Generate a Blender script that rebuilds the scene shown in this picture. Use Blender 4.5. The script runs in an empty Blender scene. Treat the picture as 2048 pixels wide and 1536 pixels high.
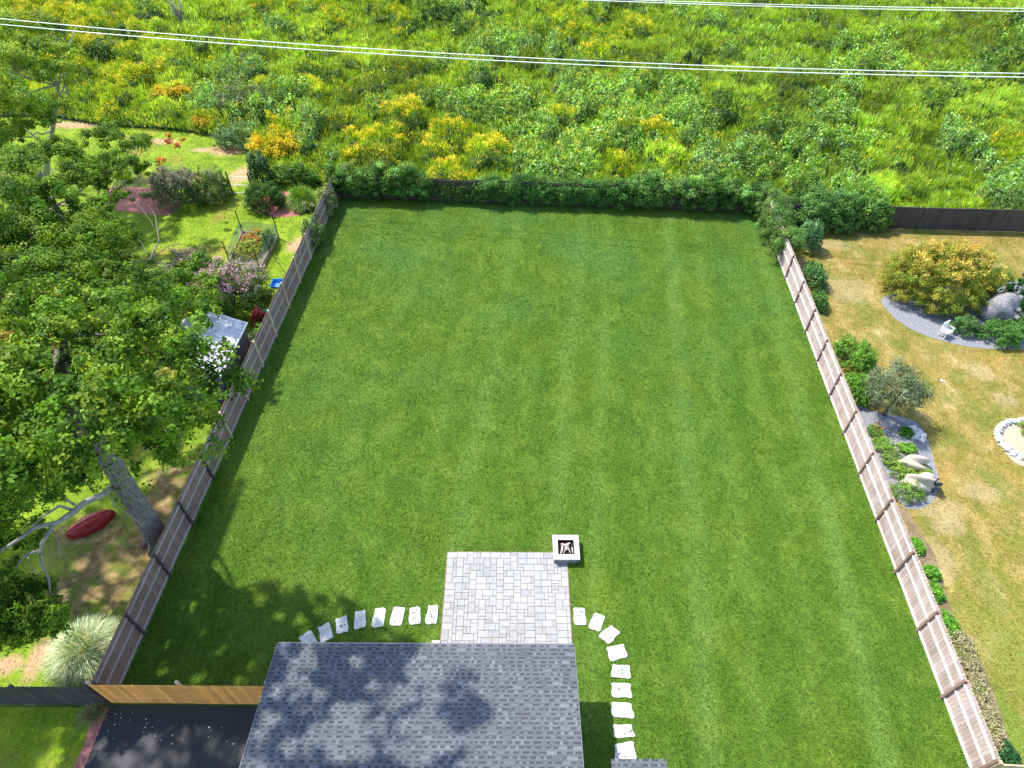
import bpy, math, random
import numpy as np
from mathutils import Matrix, Vector
rng = np.random.default_rng(7); random.seed(7)
S = bpy.context.scene; COL = S.collection
# ---------------------------------------------------------------- camera
F_PX, PITCH, ROLL, CAM_H = 1318.65, math.radians(46.8), math.radians(.309), 25.318
fwd = np.array([0, math.cos(PITCH), -math.sin(PITCH)]); rt = np.array([1., 0, 0]); up = np.cross(rt, fwd)
R_ = rt*math.cos(ROLL)+up*math.sin(ROLL); U_ = -rt*math.sin(ROLL)+up*math.cos(ROLL)
cd = bpy.data.cameras.new('camera'); cam = bpy.data.objects.new('camera', cd); COL.objects.link(cam)
cd.sensor_width = 36; cd.lens = F_PX/2048*36; cd.clip_end = 3000; cd.clip_start = .1
mw = Matrix.Identity(4)
for i, v in enumerate((R_, U_, -fwd)):
    for j in range(3): mw[j][i] = v[j]
mw[2][3] = CAM_H; cam.matrix_world = mw; S.camera = cam
# ---------------------------------------------------------------- sky, sun, exposure
SUN = Vector((-.53, .40, 1)).normalized()            # towards the sun
w = bpy.data.worlds.new('World'); S.world = w; w.use_nodes = True
nt = w.node_tree; bg = nt.nodes['Background']; sky = nt.nodes.new('ShaderNodeTexSky')
sky.sky_type = 'NISHITA'; sky.sun_disc = False; sky.sun_elevation = math.asin(SUN.z); sky.sun_rotation = math.atan2(SUN.x, SUN.y)
nt.links.new(sky.outputs[0], bg.inputs[0]); bg.inputs[1].default_value = .15
sl = bpy.data.lights.new('sun', 'SUN'); sl.energy = 3.05; sl.angle = math.radians(1.2); sl.color = (1, .95, .86)
so = bpy.data.objects.new('sun', sl); COL.objects.link(so); so.rotation_euler = SUN.to_track_quat('Z', 'Y').to_euler()
S.view_settings.view_transform = 'Standard'; S.view_settings.look = 'None'; S.view_settings.gamma = 1
S.view_settings.exposure = 1.48

def at(px, py, z=0.):
    """where the sight line through a point of the 2048 x 1536 photograph meets the height z"""
    d = R_*(px-1024)/F_PX + U_*(768-py)/F_PX + fwd
    t = (z-CAM_H)/d[2]
    return Vector((d[0]*t, d[1]*t, z))
def project(P):
    P = np.asarray(P, float) - np.array([0, 0, CAM_H]); d = P@fwd
    return 1024+F_PX*(P@R_)/d, 768-F_PX*(P@U_)/d
# ---------------------------------------------------------------- materials
def N(t, kind, **kw):
    n = t.nodes.new(kind)
    for k, v in kw.items():
        if k.startswith('i_'):
            n.inputs[int(k[2:]) if k[2:].isdigit() else k[2:].replace('_', ' ')].default_value = v
        else: setattr(n, k, v)
    return n
def newmat(name):
    m = bpy.data.materials.new(name); m.use_nodes = True; t = m.node_tree
    b = t.nodes['Principled BSDF']; return m, t, b
def ramp(t, fac, stops):
    r = t.nodes.new('ShaderNodeValToRGB'); e = r.color_ramp.elements
    while len(e) < len(stops): e.new(.5)
    for k, (p, c) in enumerate(stops): e[k].position = p; e[k].color = (*c, 1)
    t.links.new(fac, r.inputs[0]); return r.outputs[0]
def noise(t, vec, scale, detail=4, rough=.55, dist=0):
    n = t.nodes.new('ShaderNodeTexNoise'); n.inputs['Scale'].default_value = scale; n.inputs['Detail'].default_value = detail
    n.inputs['Roughness'].default_value = rough; n.inputs['Distortion'].default_value = dist
    if vec: t.links.new(vec, n.inputs['Vector'])
    return n.outputs[0]
def mapping(t, vec, scale=(1, 1, 1), rot=(0, 0, 0), loc=(0, 0, 0)):
    m = t.nodes.new('ShaderNodeMapping'); m.inputs['Scale'].default_value = scale; m.inputs['Rotation'].default_value = rot
    m.inputs['Location'].default_value = loc; t.links.new(vec, m.inputs[0]); return m.outputs[0]
def mix(t, fac, a, b, mode='MIX'):
    m = t.nodes.new('ShaderNodeMix'); m.data_type = 'RGBA'; m.blend_type = mode
    for s, v in ((0, fac), (6, a), (7, b)):
        if isinstance(v, (int, float)): m.inputs[s].default_value = v
        elif isinstance(v, tuple): m.inputs[s].default_value = (*v, 1)
        else: t.links.new(v, m.inputs[s])
    return m.outputs[2]
def math_(t, op, a, b=0.):
    m = t.nodes.new('ShaderNodeMath'); m.operation = op
    for k, v in enumerate((a, b)):
        if isinstance(v, (int, float)): m.inputs[k].default_value = v
        else: t.links.new(v, m.inputs[k])
    return m.outputs[0]
def maprange(t, v, a, b, c=0., d=1.):
    m = t.nodes.new('ShaderNodeMapRange'); t.links.new(v, m.inputs[0])
    for k, x in enumerate((a, b, c, d)): m.inputs[k+1].default_value = x
    return m.outputs[0]
def pos(t): return t.nodes.new('ShaderNodeNewGeometry').outputs['Position']
def bump(t, b, h, strength=.5, dist=.02):
    n = t.nodes.new('ShaderNodeBump'); n.inputs['Strength'].default_value = strength; n.inputs['Distance'].default_value = dist
    t.links.new(h, n.inputs['Height']); t.links.new(n.outputs[0], b.inputs['Normal'])
def leafmat(name, trans=.36, rough=.6, spec=.16):
    """foliage: colour of each leaf comes from its own attribute, part of the light passes through"""
    m, t, b = newmat(name)
    a = t.nodes.new('ShaderNodeAttribute'); a.attribute_name = 'col'
    t.links.new(a.outputs[0], b.inputs['Base Color']); b.inputs['Roughness'].default_value = rough
    b.inputs['Specular IOR Level'].default_value = spec
    tr = t.nodes.new('ShaderNodeBsdfTranslucent'); c = mix(t, 1., a.outputs[0], (1.5, 1.25, .40), 'MULTIPLY')
    t.links.new(c, tr.inputs[0])
    ms = t.nodes.new('ShaderNodeMixShader'); ms.inputs[0].default_value = trans
    t.links.new(b.outputs[0], ms.inputs[1]); t.links.new(tr.outputs[0], ms.inputs[2])
    t.links.new(ms.outputs[0], t.nodes['Material Output'].inputs[0]); return m
def simple(name, c1, c2, scale=3., rough=.7, stretch=(1, 1, 1), bstr=.3, bd=.01, fine=None, metal=0, spec=.4):
    m, t, b = newmat(name)
    tc = t.nodes.new('ShaderNodeTexCoord').outputs['Object']
    v = mapping(t, tc, stretch); n = noise(t, v, scale, 5, .6)
    n2 = maprange(t, n, .3, .7)
    c = mix(t, n2, c1, c2)
    if fine:
        f = noise(t, v, fine, 3); c = mix(t, maprange(t, f, .35, .65, 0, .5), c, tuple(x*.55 for x in c1))
    t.links.new(c, b.inputs['Base Color']); b.inputs['Roughness'].default_value = rough; b.inputs['Metallic'].default_value = metal
    b.inputs['Specular IOR Level'].default_value = spec
    if bstr: bump(t, b, noise(t, v, fine or scale*6, 4), bstr, bd)
    return m
def wood(name, c1, c2, c3, rough=.75):
    """weathered boards: every board its own tone (attribute), grain and stains along the board"""
    m, t, b = newmat(name)
    a = t.nodes.new('ShaderNodeAttribute'); a.attribute_name = 'col'
    p = pos(t); g = noise(t, mapping(t, p, (14, 14, 1.2)), 3., 5, .65); s = noise(t, p, .9, 4)
    c = mix(t, maprange(t, g, .3, .7), c1, c2); c = mix(t, maprange(t, s, .45, .7, 0, .7), c, c3)
    c = mix(t, 1., c, a.outputs[0], 'MULTIPLY')
    t.links.new(c, b.inputs['Base Color']); b.inputs['Roughness'].default_value = rough
    bump(t, b, g, .4, .004); return m

def spot(t, p, cx, cy, rx, ry, rot=0., soft=.35):
    m = mapping(t, p, (1/rx, 1/ry, 0), loc=(0, 0, 0)); v = t.nodes.new('ShaderNodeVectorMath'); v.operation = 'SUBTRACT'; t.links.new(p, v.inputs[0]); v.inputs[1].default_value = (cx, cy, 0)
    m = mapping(t, v.outputs[0], (1/rx, 1/ry, 0)); l = t.nodes.new('ShaderNodeVectorMath'); l.operation = 'LENGTH'; t.links.new(m, l.inputs[0])
    d = math_(t, 'ADD', l.outputs['Value'], math_(t, 'MULTIPLY', math_(t, 'SUBTRACT', noise(t, p, 1.6, 5, .65), .5), 1.5))
    return maprange(t, d, 1+soft, 1-soft)
def spots_(t, p, c, rows, colour, amt=.8):
    for (a, b_, rx, ry) in rows:
        q = at(a, b_); c = mix(t, math_(t, 'MULTIPLY', spot(t, p, q.x, q.y, rx, ry), amt), c, colour)
    return c
def turf(name, kind, blade=False):
    m, t, b = newmat(name); p = pos(t)
    big = noise(t, p, .16, 3); med = noise(t, mapping(t, p, (1, .7, 1)), .9, 5, .6, .6); fine = noise(t, mapping(t, p, (1, .75, 1), (0, 0, .4)), 6, 6, .75, .15); tiny = noise(t, p, 38, 2, .6)
    if kind == 'lawn':
        c = ramp(t, med, [(.24, (.046, .098, .008)), (.46, (.072, .138, .012)), (.60, (.100, .172, .019)), (.78, (.142, .204, .034))])
        # mower bands running away from the camera, slightly curved
        d = noise(t, p, .11, 2); x = t.nodes.new('ShaderNodeSeparateXYZ'); t.links.new(p, x.inputs[0])
        sx = math_(t, 'ADD', math_(t, 'MULTIPLY', x.outputs[1], -.115), x.outputs[0]); sx = math_(t, 'ADD', sx, math_(t, 'MULTIPLY', d, .9))
        w1 = math_(t, 'SINE', math_(t, 'MULTIPLY', sx, 3.1)); w2 = math_(t, 'SINE', math_(t, 'MULTIPLY', sx, 1.13))
        ww = math_(t, 'ADD', w1, math_(t, 'MULTIPLY', w2, .8))
        amt = maprange(t, x.outputs[0], -8, 6, .35, 1.); pat = maprange(t, noise(t, mapping(t, p, (1, .35, 1)), .5, 3), .25, .6, .25, 1.)
        br = math_(t, 'MULTIPLY', math_(t, 'MULTIPLY', maprange(t, ww, .2, 1.8, 0, .52), amt), pat)
        c = mix(t, br, c, (.155, .255, .055))
        c = mix(t, math_(t, 'MULTIPLY', maprange(t, ww, -.3, -1.8, 0, .35), amt), c, (.040, .102, .008))
        # cooler patches far right, warmer to the left
        cool = math_(t, 'MULTIPLY', maprange(t, big, .45, .65), maprange(t, x.outputs[1], 16, 36, .1, .6))
        c = mix(t, cool, c, (.066, .160, .036))
        warm = maprange(t, noise(t, mapping(t, p, (1, 1, 1), loc=(31, 7, 0)), .34, 4), .52, .72, 0, .32)
        c = mix(t, warm, c, (.140, .185, .015))
        c = mix(t, maprange(t, fine, .32, .68, .0, .42), c, (.024, .066, .006))
        c = mix(t, maprange(t, tiny, .5, .72, 0, .25), c, (.16, .25, .05))
    elif kind == 'dry':
        c = ramp(t, med, [(.25, (.10, .115, .014)), (.40, (.19, .165, .028)), (.54, (.29, .215, .06)), (.76, (.46, .37, .17))])
        g = maprange(t, noise(t, mapping(t, p, (1, .6, 1), (0, 0, .5)), .42, 5, .62, .7), .47, .60, 0, .7)
        c = mix(t, g, c, (.118, .155, .018))
        r = maprange(t, noise(t, mapping(t, p, (1, 1, 1), loc=(11, 40, 0)), .33, 4, .6), .54, .68, 0, .7)
        c = mix(t, r, c, (.33, .20, .055))
        x = t.nodes.new('ShaderNodeSeparateXYZ'); t.links.new(p, x.inputs[0])
        nearg = math_(t, 'MULTIPLY', maprange(t, x.outputs[1], 15, 7, 0, 1.), maprange(t, noise(t, p, .5, 4), .36, .58))
        c = mix(t, nearg, c, (.13, .195, .022))
        c = mix(t, maprange(t, fine, .32, .68, 0, .45), c, (.07, .075, .012))
        c = mix(t, maprange(t, tiny, .5, .7, 0, .3), c, (.5, .42, .2))
        c = spots_(t, p, c, [(1885, 1020, .9, .7), (1880, 1120, .6, .9), (1960, 985, .8, .5), (1900, 1055, .7, .4), (2010, 800, .6, .5), (1960, 745, .7, .6), (1700, 580, 1.4, 1.2), (1660, 490, 1.2, .6)], (.42, .32, .19), .38)
    else:
        c = ramp(t, med, [(.25, (.10, .18, .012)), (.5, (.18, .27, .015)), (.75, (.29, .37, .03))])
        r = maprange(t, noise(t, mapping(t, p, (1, 1, 1), loc=(5, 40, 0)), .3, 4), .54, .68, 0, .75)
        c = mix(t, r, c, (.30, .23, .05))
        c = mix(t, maprange(t, fine, .35, .65, 0, .4), c, (.045, .09, .008))
        c = spots_(t, p, c, [(75, 1318, .38, .75), (15, 1330, .5, .4), (25, 1250, .4, .3), (462, 300, 1.7, .8), (152, 250, 2.2, .6), (404, 300, .8, .3), (480, 352, .7, 1.3), (318, 283, 1.4, .5), (600, 490, .8, .8)], (.44, .27, .17))
        dn = mix(t, maprange(t, noise(t, p, 2.4, 6, .7), .42, .6), (.13, .085, .035), (.27, .20, .09)); dn = mix(t, maprange(t, noise(t, p, 1.1, 5, .7), .5, .6, 0, .8), dn, (.09, .13, .015))
        c = spots_(t, p, c, [(215, 1150, 2.0, 1.7), (330, 990, 1.2, 2.4), (120, 1190, 1.6, .9), (300, 1080, 1., 1.5), (180, 1080, 1.8, 1.2)], dn, .95)
    if blade:
        a = t.nodes.new('ShaderNodeAttribute'); a.attribute_name = 'col'; c = mix(t, 1., c, a.outputs[0], 'MULTIPLY')
    t.links.new(c, b.inputs['Base Color']); b.inputs['Roughness'].default_value = .8; b.inputs['Specular IOR Level'].default_value = .08
    h = math_(t, 'ADD', fine, math_(t, 'MULTIPLY', tiny, .5)); bump(t, b, h, .25, .02)
    return m

M = {}
for k_ in ('lawn', 'dry', 'bright'): M[k_+'_blade'] = turf(k_+'_blades', k_, True)
M['lawn'] = turf('lawn_turf', 'lawn'); M['dry'] = turf('dry_turf', 'dry'); M['bright'] = turf('bright_turf', 'bright')
M['leaf'] = leafmat('leaf'); M['needle'] = leafmat('needle', .15, .6, .2); M['petal'] = leafmat('petal', .25, .6, .2)
M['soil'] = simple('meadow_soil', (.028, .062, .008), (.07, .115, .016), 2, .95, bstr=.5, bd=.05)
M['dirt'] = simple('bare_dirt', (.13, .095, .05), (.30, .225, .13), 1.3, .95, fine=22, bstr=.6, bd=.02)
M['clay'] = simple('pink_dirt', (.36, .20, .12), (.52, .33, .22), 2.2, .95, fine=16, bstr=.5, bd=.02)
M['sand'] = simple('sand_patch', (.47, .34, .20), (.62, .48, .31), 2.2, .95, fine=16, bstr=.5, bd=.02)
M['mulch'] = simple('red_mulch', (.30, .095, .075), (.62, .27, .22), 6, .95, fine=24, bstr=.9, bd=.03)
M['gravel'] = simple('grey_gravel', (.13, .13, .15), (.34, .34, .37), 14, .9, fine=30, bstr=1., bd=.03)
M['gravel_tan'] = simple('tan_gravel', (.34, .27, .17), (.56, .48, .36), 12, .9, fine=28, bstr=1., bd=.03)
M['asphalt'] = simple('asphalt', (.016, .016, .022), (.030, .029, .036), 1.1, .62, fine=60, bstr=.3, bd=.004)
M['bark'] = simple('maple_bark', (.075, .062, .052), (.44, .39, .35), 5, .95, (5, 5, .5), fine=11, bstr=1., bd=.06)
M['palebark'] = simple('pale_bark', (.26, .235, .20), (.42, .39, .35), 3, .85, fine=14, bstr=.6, bd=.02)
M['stem'] = simple('stem', (.07, .055, .035), (.15, .12, .08), 5, .9, bstr=0)
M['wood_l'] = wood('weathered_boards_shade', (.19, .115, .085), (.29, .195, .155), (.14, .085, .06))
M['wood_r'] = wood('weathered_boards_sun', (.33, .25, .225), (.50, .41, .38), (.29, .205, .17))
M['wood_d'] = wood('dark_boards', (.035, .028, .026), (.075, .06, .056), (.026, .022, .02))
M['wood_b'] = wood('back_boards', (.022, .022, .014), (.05, .046, .032), (.016, .02, .01))
M['cedar'] = wood('new_cedar', (.80, .32, .065), (.92, .46, .13), (.62, .24, .04))
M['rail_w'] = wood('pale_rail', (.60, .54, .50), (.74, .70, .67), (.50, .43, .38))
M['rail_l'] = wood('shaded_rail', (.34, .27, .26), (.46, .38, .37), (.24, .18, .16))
M['post_b'] = wood('brown_post', (.20, .12, .09), (.30, .19, .15), (.14, .085, .06))
M['post_t'] = wood('tan_post', (.48, .34, .19), (.60, .45, .28), (.36, .25, .14))
M['post_d'] = wood('dark_post', (.055, .035, .03), (.10, .07, .06), (.035, .025, .02))
M['stone'] = simple('white_stone', (.52, .51, .50), (.68, .67, .65), 2.5, .85, bstr=.4, bd=.01, fine=20)
M['boulder'] = simple('boulder', (.16, .15, .16), (.40, .385, .38), 4.5, .95, fine=12, bstr=1., bd=.09)
M['boulder_t'] = simple('tan_boulder', (.44, .38, .29), (.60, .53, .42), 3, .9, fine=18, bstr=.9, bd=.05)
M['white'] = simple('white_paint', (.72, .72, .72), (.82, .82, .82), 3, .5, bstr=0)
M['concrete'] = simple('pit_concrete', (.56, .55, .56), (.66, .65, .66), 4, .8, fine=30, bstr=.2, bd=.004)
M['char'] = simple('charred_steel', (.012, .008, .008), (.03, .022, .02), 9, .8, fine=30, bstr=.5, bd=.01)
M['log'] = simple('fire_log', (.48, .34, .28), (.68, .54, .47), 7, .85, fine=22, bstr=.6, bd=.01)
M['metal'] = simple('dark_metal', (.012, .012, .014), (.03, .03, .034), 3, .45, bstr=0)
M['galv'] = simple('galvanised_wire', (.30, .31, .30), (.42, .43, .42), 3, .45, bstr=0, metal=.3)
M['wire'] = simple('aluminium_wire', (.80, .81, .74), (.88, .88, .80), 3, .4, bstr=0)
M['fascia'] = simple('fascia_paint', (.10, .11, .13), (.14, .15, .17), 2, .5, bstr=0)
M['siding'] = simple('house_siding', (.50, .50, .48), (.58, .58, .56), 1, .6, (1, 1, 12), bstr=.2)
M['glass'] = simple('window_glass', (.02, .03, .04), (.04, .05, .06), 1, .08, bstr=0, spec=.8)
M['shedwall'] = simple('shed_wall', (.055, .055, .085), (.10, .085, .11), 1.2, .6, bstr=.2)
M['shedroof'] = simple('lichen_roof', (.34, .32, .36), (.80, .79, .82), 2.6, .8, fine=14, bstr=.3)
M['green_p'] = simple('green_plastic', (.012, .36, .12), (.02, .48, .18), 3, .4, bstr=0)
M['blue_p'] = simple('blue_plastic', (.02, .16, .50), (.03, .25, .65), 3, .4, bstr=0)
M['red_p'] = simple('red_hull', (.20, .008, .010), (.34, .014, .016), 3, .4, bstr=0)
M['spot'] = simple('dark_lichen', (.10, .10, .13), (.17, .17, .20), 9, .9, bstr=0)
# netting: fine holes through a real sheet (a mesh fabric)
m_, t_, b_ = newmat('garden_net'); M['net'] = m_
b_.inputs['Base Color'].default_value = (.30, .42, .36, 1); b_.inputs['Alpha'].default_value = .42; b_.inputs['Roughness'].default_value = .6
# attribute coloured hard surfaces
def attrmat(name, rough=.8, nscale=20, amt=.25, bd=.004, spec=.3):
    m, t, b = newmat(name); a = t.nodes.new('ShaderNodeAttribute'); a.attribute_name = 'col'
    p = pos(t); n = noise(t, p, nscale, 4, .65); n2 = noise(t, p, 1.1, 4)
    f = math_(t, 'MULTIPLY', maprange(t, n, .3, .7, 1-amt, 1.), maprange(t, n2, .35, .65, 1-amt*.5, 1.))
    r = t.nodes.new('ShaderNodeCombineColor')
    for k in range(3): t.links.new(f, r.inputs[k])
    t.links.new(mix(t, 1., a.outputs[0], r.outputs[0], 'MULTIPLY'), b.inputs['Base Color'])
    b.inputs['Roughness'].default_value = rough; b.inputs['Specular IOR Level'].default_value = spec; bump(t, b, n, .5, bd); return m
M['paver'] = attrmat('pavers', .8, 7, .22); M['shingle'] = attrmat('shingles', .9, 45, .3, .006, .08)
# ---------------------------------------------------------------- object helpers
def tag(o, label=None, cat=None, group=None, kind=None):
    if label: o['label'] = label
    if cat: o['category'] = cat
    if group: o['group'] = group
    if kind: o['kind'] = kind
    return o
def empty(name, loc, label, cat, group=None, rz=0):
    o = bpy.data.objects.new(name, None); COL.objects.link(o); o.location = loc; o.rotation_euler.z = rz; o.empty_display_size = .3
    return tag(o, label, cat, group)
def link(name, me, mat, parent=None):
    me.materials.append(mat); o = bpy.data.objects.new(name, me); COL.objects.link(o)
    if parent is not None:
        o.parent = parent; o.matrix_parent_inverse = parent.matrix_basis.inverted() if getattr(parent, 'type', '') else Matrix.Identity(4)
    return o
def setcol(me, cols):
    a = me.color_attributes.new('col', 'FLOAT_COLOR', 'POINT')
    c = np.ones((len(me.vertices), 4), np.float32); c[:, :3] = cols; a.data.foreach_set('color', c.ravel())
class MB:
    """collects boxes, tubes and polygons (world coordinates) into ONE mesh object"""
    def __init__(s): s.v = []; s.f = []; s.c = []; s.smooth = False
    def add(s, vs, fs, col=(1, 1, 1)):
        n = len(s.v); s.v += [tuple(v) for v in vs]; s.f += [tuple(i+n for i in f) for f in fs]; s.c += [col]*len(vs); return s
    def box(s, a, b, col=(1, 1, 1)):
        (x0, y0, z0), (x1, y1, z1) = a, b
        return s.add([(x0, y0, z0), (x1, y0, z0), (x1, y1, z0), (x0, y1, z0), (x0, y0, z1), (x1, y0, z1), (x1, y1, z1), (x0, y1, z1)],
                     [(3, 2, 1, 0), (4, 5, 6, 7), (0, 1, 5, 4), (1, 2, 6, 5), (2, 3, 7, 6), (3, 0, 4, 7)], col)
    def obox(s, o, ux, uy, a, b, col=(1, 1, 1)):
        """box in a frame: origin o, horizontal unit axes ux, uy"""
        k = len(s.v); s.box(a, b, col)
        for i in range(k, k+8):
            x, y, z = s.v[i]; s.v[i] = (o[0]+ux[0]*x+uy[0]*y, o[1]+ux[1]*x+uy[1]*y, (o[2] if len(o) > 2 else 0)+z)
        return s
    def prism(s, poly, z0, z1, col=(1, 1, 1)):
        n = len(poly); vs = [(p[0], p[1], z0) for p in poly]+[(p[0], p[1], z1) for p in poly]
        return s.add(vs, [tuple(range(n-1, -1, -1)), tuple(range(n, 2*n))]+[(i, (i+1) % n, n+(i+1) % n, n+i) for i in range(n)], col)
    def tube(s, pts, rad, n=7, col=(1, 1, 1), wob=0.):
        pts = [Vector(p) for p in pts]; base = len(s.v); vs = []; fs = []
        up_ = Vector((0, 0, 1)); prev = None
        for i, p in enumerate(pts):
            d = (pts[min(i+1, len(pts)-1)]-pts[max(i-1, 0)]).normalized()
            a = prev if prev is not None else (Vector((1, 0, 0)) if abs(d.z) > .9 else up_)
            a = (a-d*a.dot(d)).normalized(); prev = a; b = d.cross(a)
            r = rad[i] if hasattr(rad, '__len__') else rad
            for k in range(n):
                q = 2*math.pi*k/n; rr = r*(1+wob*(random.random()-.5)); vs.append(p+a*math.cos(q)*rr+b*math.sin(q)*rr)
        for i in range(len(pts)-1):
            for k in range(n): fs.append((i*n+k, i*n+(k+1) % n, (i+1)*n+(k+1) % n, (i+1)*n+k))
        fs.append(tuple(range(n-1, -1, -1))); fs.append(tuple((len(pts)-1)*n+k for k in range(n)))
        return s.add(vs, fs, col)
    def blob(s, c, r, seed=0, rough=.18, nu=20, nv=12, zmin=None, col=(1, 1, 1)):
        g = np.random.default_rng(seed); ph = g.uniform(0, 6.28, (6, 3)); fr = g.uniform(1.2, 5.5, (6, 3)); vs = []; fs = []
        for j in range(nv+1):
            th = math.pi*j/nv
            for i in range(nu):
                a = 2*math.pi*i/nu; d = np.array([math.sin(th)*math.cos(a), math.sin(th)*math.sin(a), math.cos(th)])
                k = 1+rough*np.mean(np.sin(fr@d*1.0+ph[:, 0]))*2
                q = [c[0]+r[0]*d[0]*k, c[1]+r[1]*d[1]*k, c[2]+r[2]*d[2]*k]
                if zmin is not None: q[2] = max(q[2], zmin)
                vs.append(q)
        for j in range(nv):
            for i in range(nu): fs.append((j*nu+i, (j+1)*nu+i, (j+1)*nu+(i+1) % nu, j*nu+(i+1) % nu))
        return s.add(vs, fs, col)
    def build(s, name, mat, parent=None, smooth=False, origin=None):
        me = bpy.data.meshes.new(name); v = s.v
        if origin is not None: v = [(x-origin[0], y-origin[1], z-origin[2]) for x, y, z in v]
        me.from_pydata(v, [], s.f); me.validate(); me.update()
        if len(me.vertices) == len(s.c): setcol(me, np.array(s.c, np.float32))
        if smooth: me.polygons.foreach_set('use_smooth', [True]*len(me.polygons))
        o = link(name, me, mat, parent)
        if origin is not None: o.location = origin
        return o
def npmesh(name, verts, k, cols, mat, parent=None, smooth=False):
    """verts (n,k,3): n separate faces of k corners; cols (n,3)"""
    n = len(verts); me = bpy.data.meshes.new(name); me.vertices.add(n*k); me.vertices.foreach_set('co', np.ascontiguousarray(verts, np.float32).ravel())
    me.loops.add(n*k); me.loops.foreach_set('vertex_index', np.arange(n*k, dtype=np.int32))
    me.polygons.add(n); me.polygons.foreach_set('loop_start', np.arange(0, n*k, k, dtype=np.int32))
    me.update(calc_edges=True); setcol(me, np.repeat(np.asarray(cols, np.float32), k, 0))
    return link(name, me, mat, parent)
def unit(a): return a/np.maximum(np.linalg.norm(a, axis=-1, keepdims=True), 1e-9)
def leaf_verts(P, Nn, size, aspect=.62, axis=None, fold=.12):
    n = len(P); r = rng.normal(size=(n, 3)) if axis is None else axis+rng.normal(size=(n, 3))*.25
    Nn = unit(Nn); t = unit(r-Nn*np.sum(r*Nn, 1, keepdims=True)); b = np.cross(Nn, t); s = np.asarray(size).reshape(-1, 1)
    return np.stack([P-t*s*.5, P+b*s*aspect*.5+Nn*s*fold, P+t*s*.5, P-b*s*aspect*.5+Nn*s*fold], 1)
def pick(pal, n, jit=.18, wts=None):
    pal = np.array(pal, float); i = rng.choice(len(pal), n, p=wts)
    return pal[i]*(1+rng.normal(size=(n, 1))*jit).clip(.5, 1.7)*(1+rng.normal(size=(n, 3))*jit*.3)
def clump_leaves(cl, n, size, pal, sub=.42, nsub=16, outward=.9, jit=.16, cjit=.16, shell=.72):
    """leaves on little boughs on the shells of several rounded clumps; cl rows: x y z rx ry rz"""
    cl = np.array(cl, float); vol = (cl[:, 3]*cl[:, 4]+cl[:, 3]*cl[:, 5]+cl[:, 4]*cl[:, 5]); w_ = vol/vol.sum()
    Ps, Ns, Cs = [], [], []
    for c, ww in zip(cl, w_):
        m = max(int(n*ww), 12); ns = max(4, int(nsub*(.7+.6*rng.random()))); R = c[3:6]
        d = unit(rng.normal(size=(ns, 3))); d[:, 2] = np.where(d[:, 2] < -.45, -d[:, 2]*.6, d[:, 2])
        q = d*R*(shell+.25*rng.random((ns, 1))); base = pick(pal, ns, cjit)
        sr = sub*R*(.6+.7*rng.random((ns, 1)))
        k = rng.integers(0, ns, m); e = unit(rng.normal(size=(m, 3))); rr = rng.random((m, 1))**.45
        p = q[k]+e*sr[k]*rr
        nn = unit(e*outward+d[k]*.45+np.array([0, 0, .55])+rng.normal(size=(m, 3))*.55)
        Ps.append(p+c[:3]); Ns.append(nn); Cs.append(base[k]*(1+rng.normal(size=(m, 1))*jit).clip(.55, 1.6))
    P = np.concatenate(Ps); Nn = np.concatenate(Ns); Cc = np.concatenate(Cs); sz = size*(.65+.7*rng.random(len(P)))
    return P, Nn, Cc, sz
def put_leaves(name, data, parent, mat='leaf', aspect=.62, keep=None, floor=.02):
    P, Nn, Cc, sz = data; k = P[:, 2] > floor
    if keep is not None: k &= keep(P)
    return npmesh(name, leaf_verts(P[k], Nn[k], sz[k], aspect), 4, Cc[k].clip(0, 1), M[mat], parent)
def inpoly(x, y, poly):
    r = np.zeros(len(x), bool); n = len(poly)
    for i in range(n):
        (x1, y1), (x2, y2) = poly[i][:2], poly[(i+1) % n][:2]
        c = ((y1 > y) != (y2 > y)); xx = (x2-x1)*(y-y1)/((y2-y1) if y2 != y1 else 1e-9)+x1; r ^= c & (x < xx)
    return r
def sheet(name, poly, z, mat, kind='structure'):
    b = MB(); b.add([(p[0], p[1], z) for p in poly], [tuple(range(len(poly)))]); o = b.build(name, mat); return tag(o, kind=kind)
def smoothpoly(pts, it=2):
    for _ in range(it):
        q = []
        for i in range(len(pts)):
            a, b = pts[i], pts[(i+1) % len(pts)]
            q += [(a[0]*.75+b[0]*.25, a[1]*.75+b[1]*.25), (a[0]*.25+b[0]*.75, a[1]*.25+b[1]*.75)]
        pts = q
    return pts
def ragged(pts, amp, n=4, seed=1):
    g = random.Random(seed); q = []
    for i in range(len(pts)):
        a, b = pts[i], pts[(i+1) % len(pts)]
        for k in range(n):
            t = k/n; q.append((a[0]*(1-t)+b[0]*t+g.uniform(-amp, amp), a[1]*(1-t)+b[1]*t+g.uniform(-amp, amp)))
    return q
def px(*pts, z=0): return [tuple(at(a, b, z))[:2] for a, b in pts]
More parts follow.
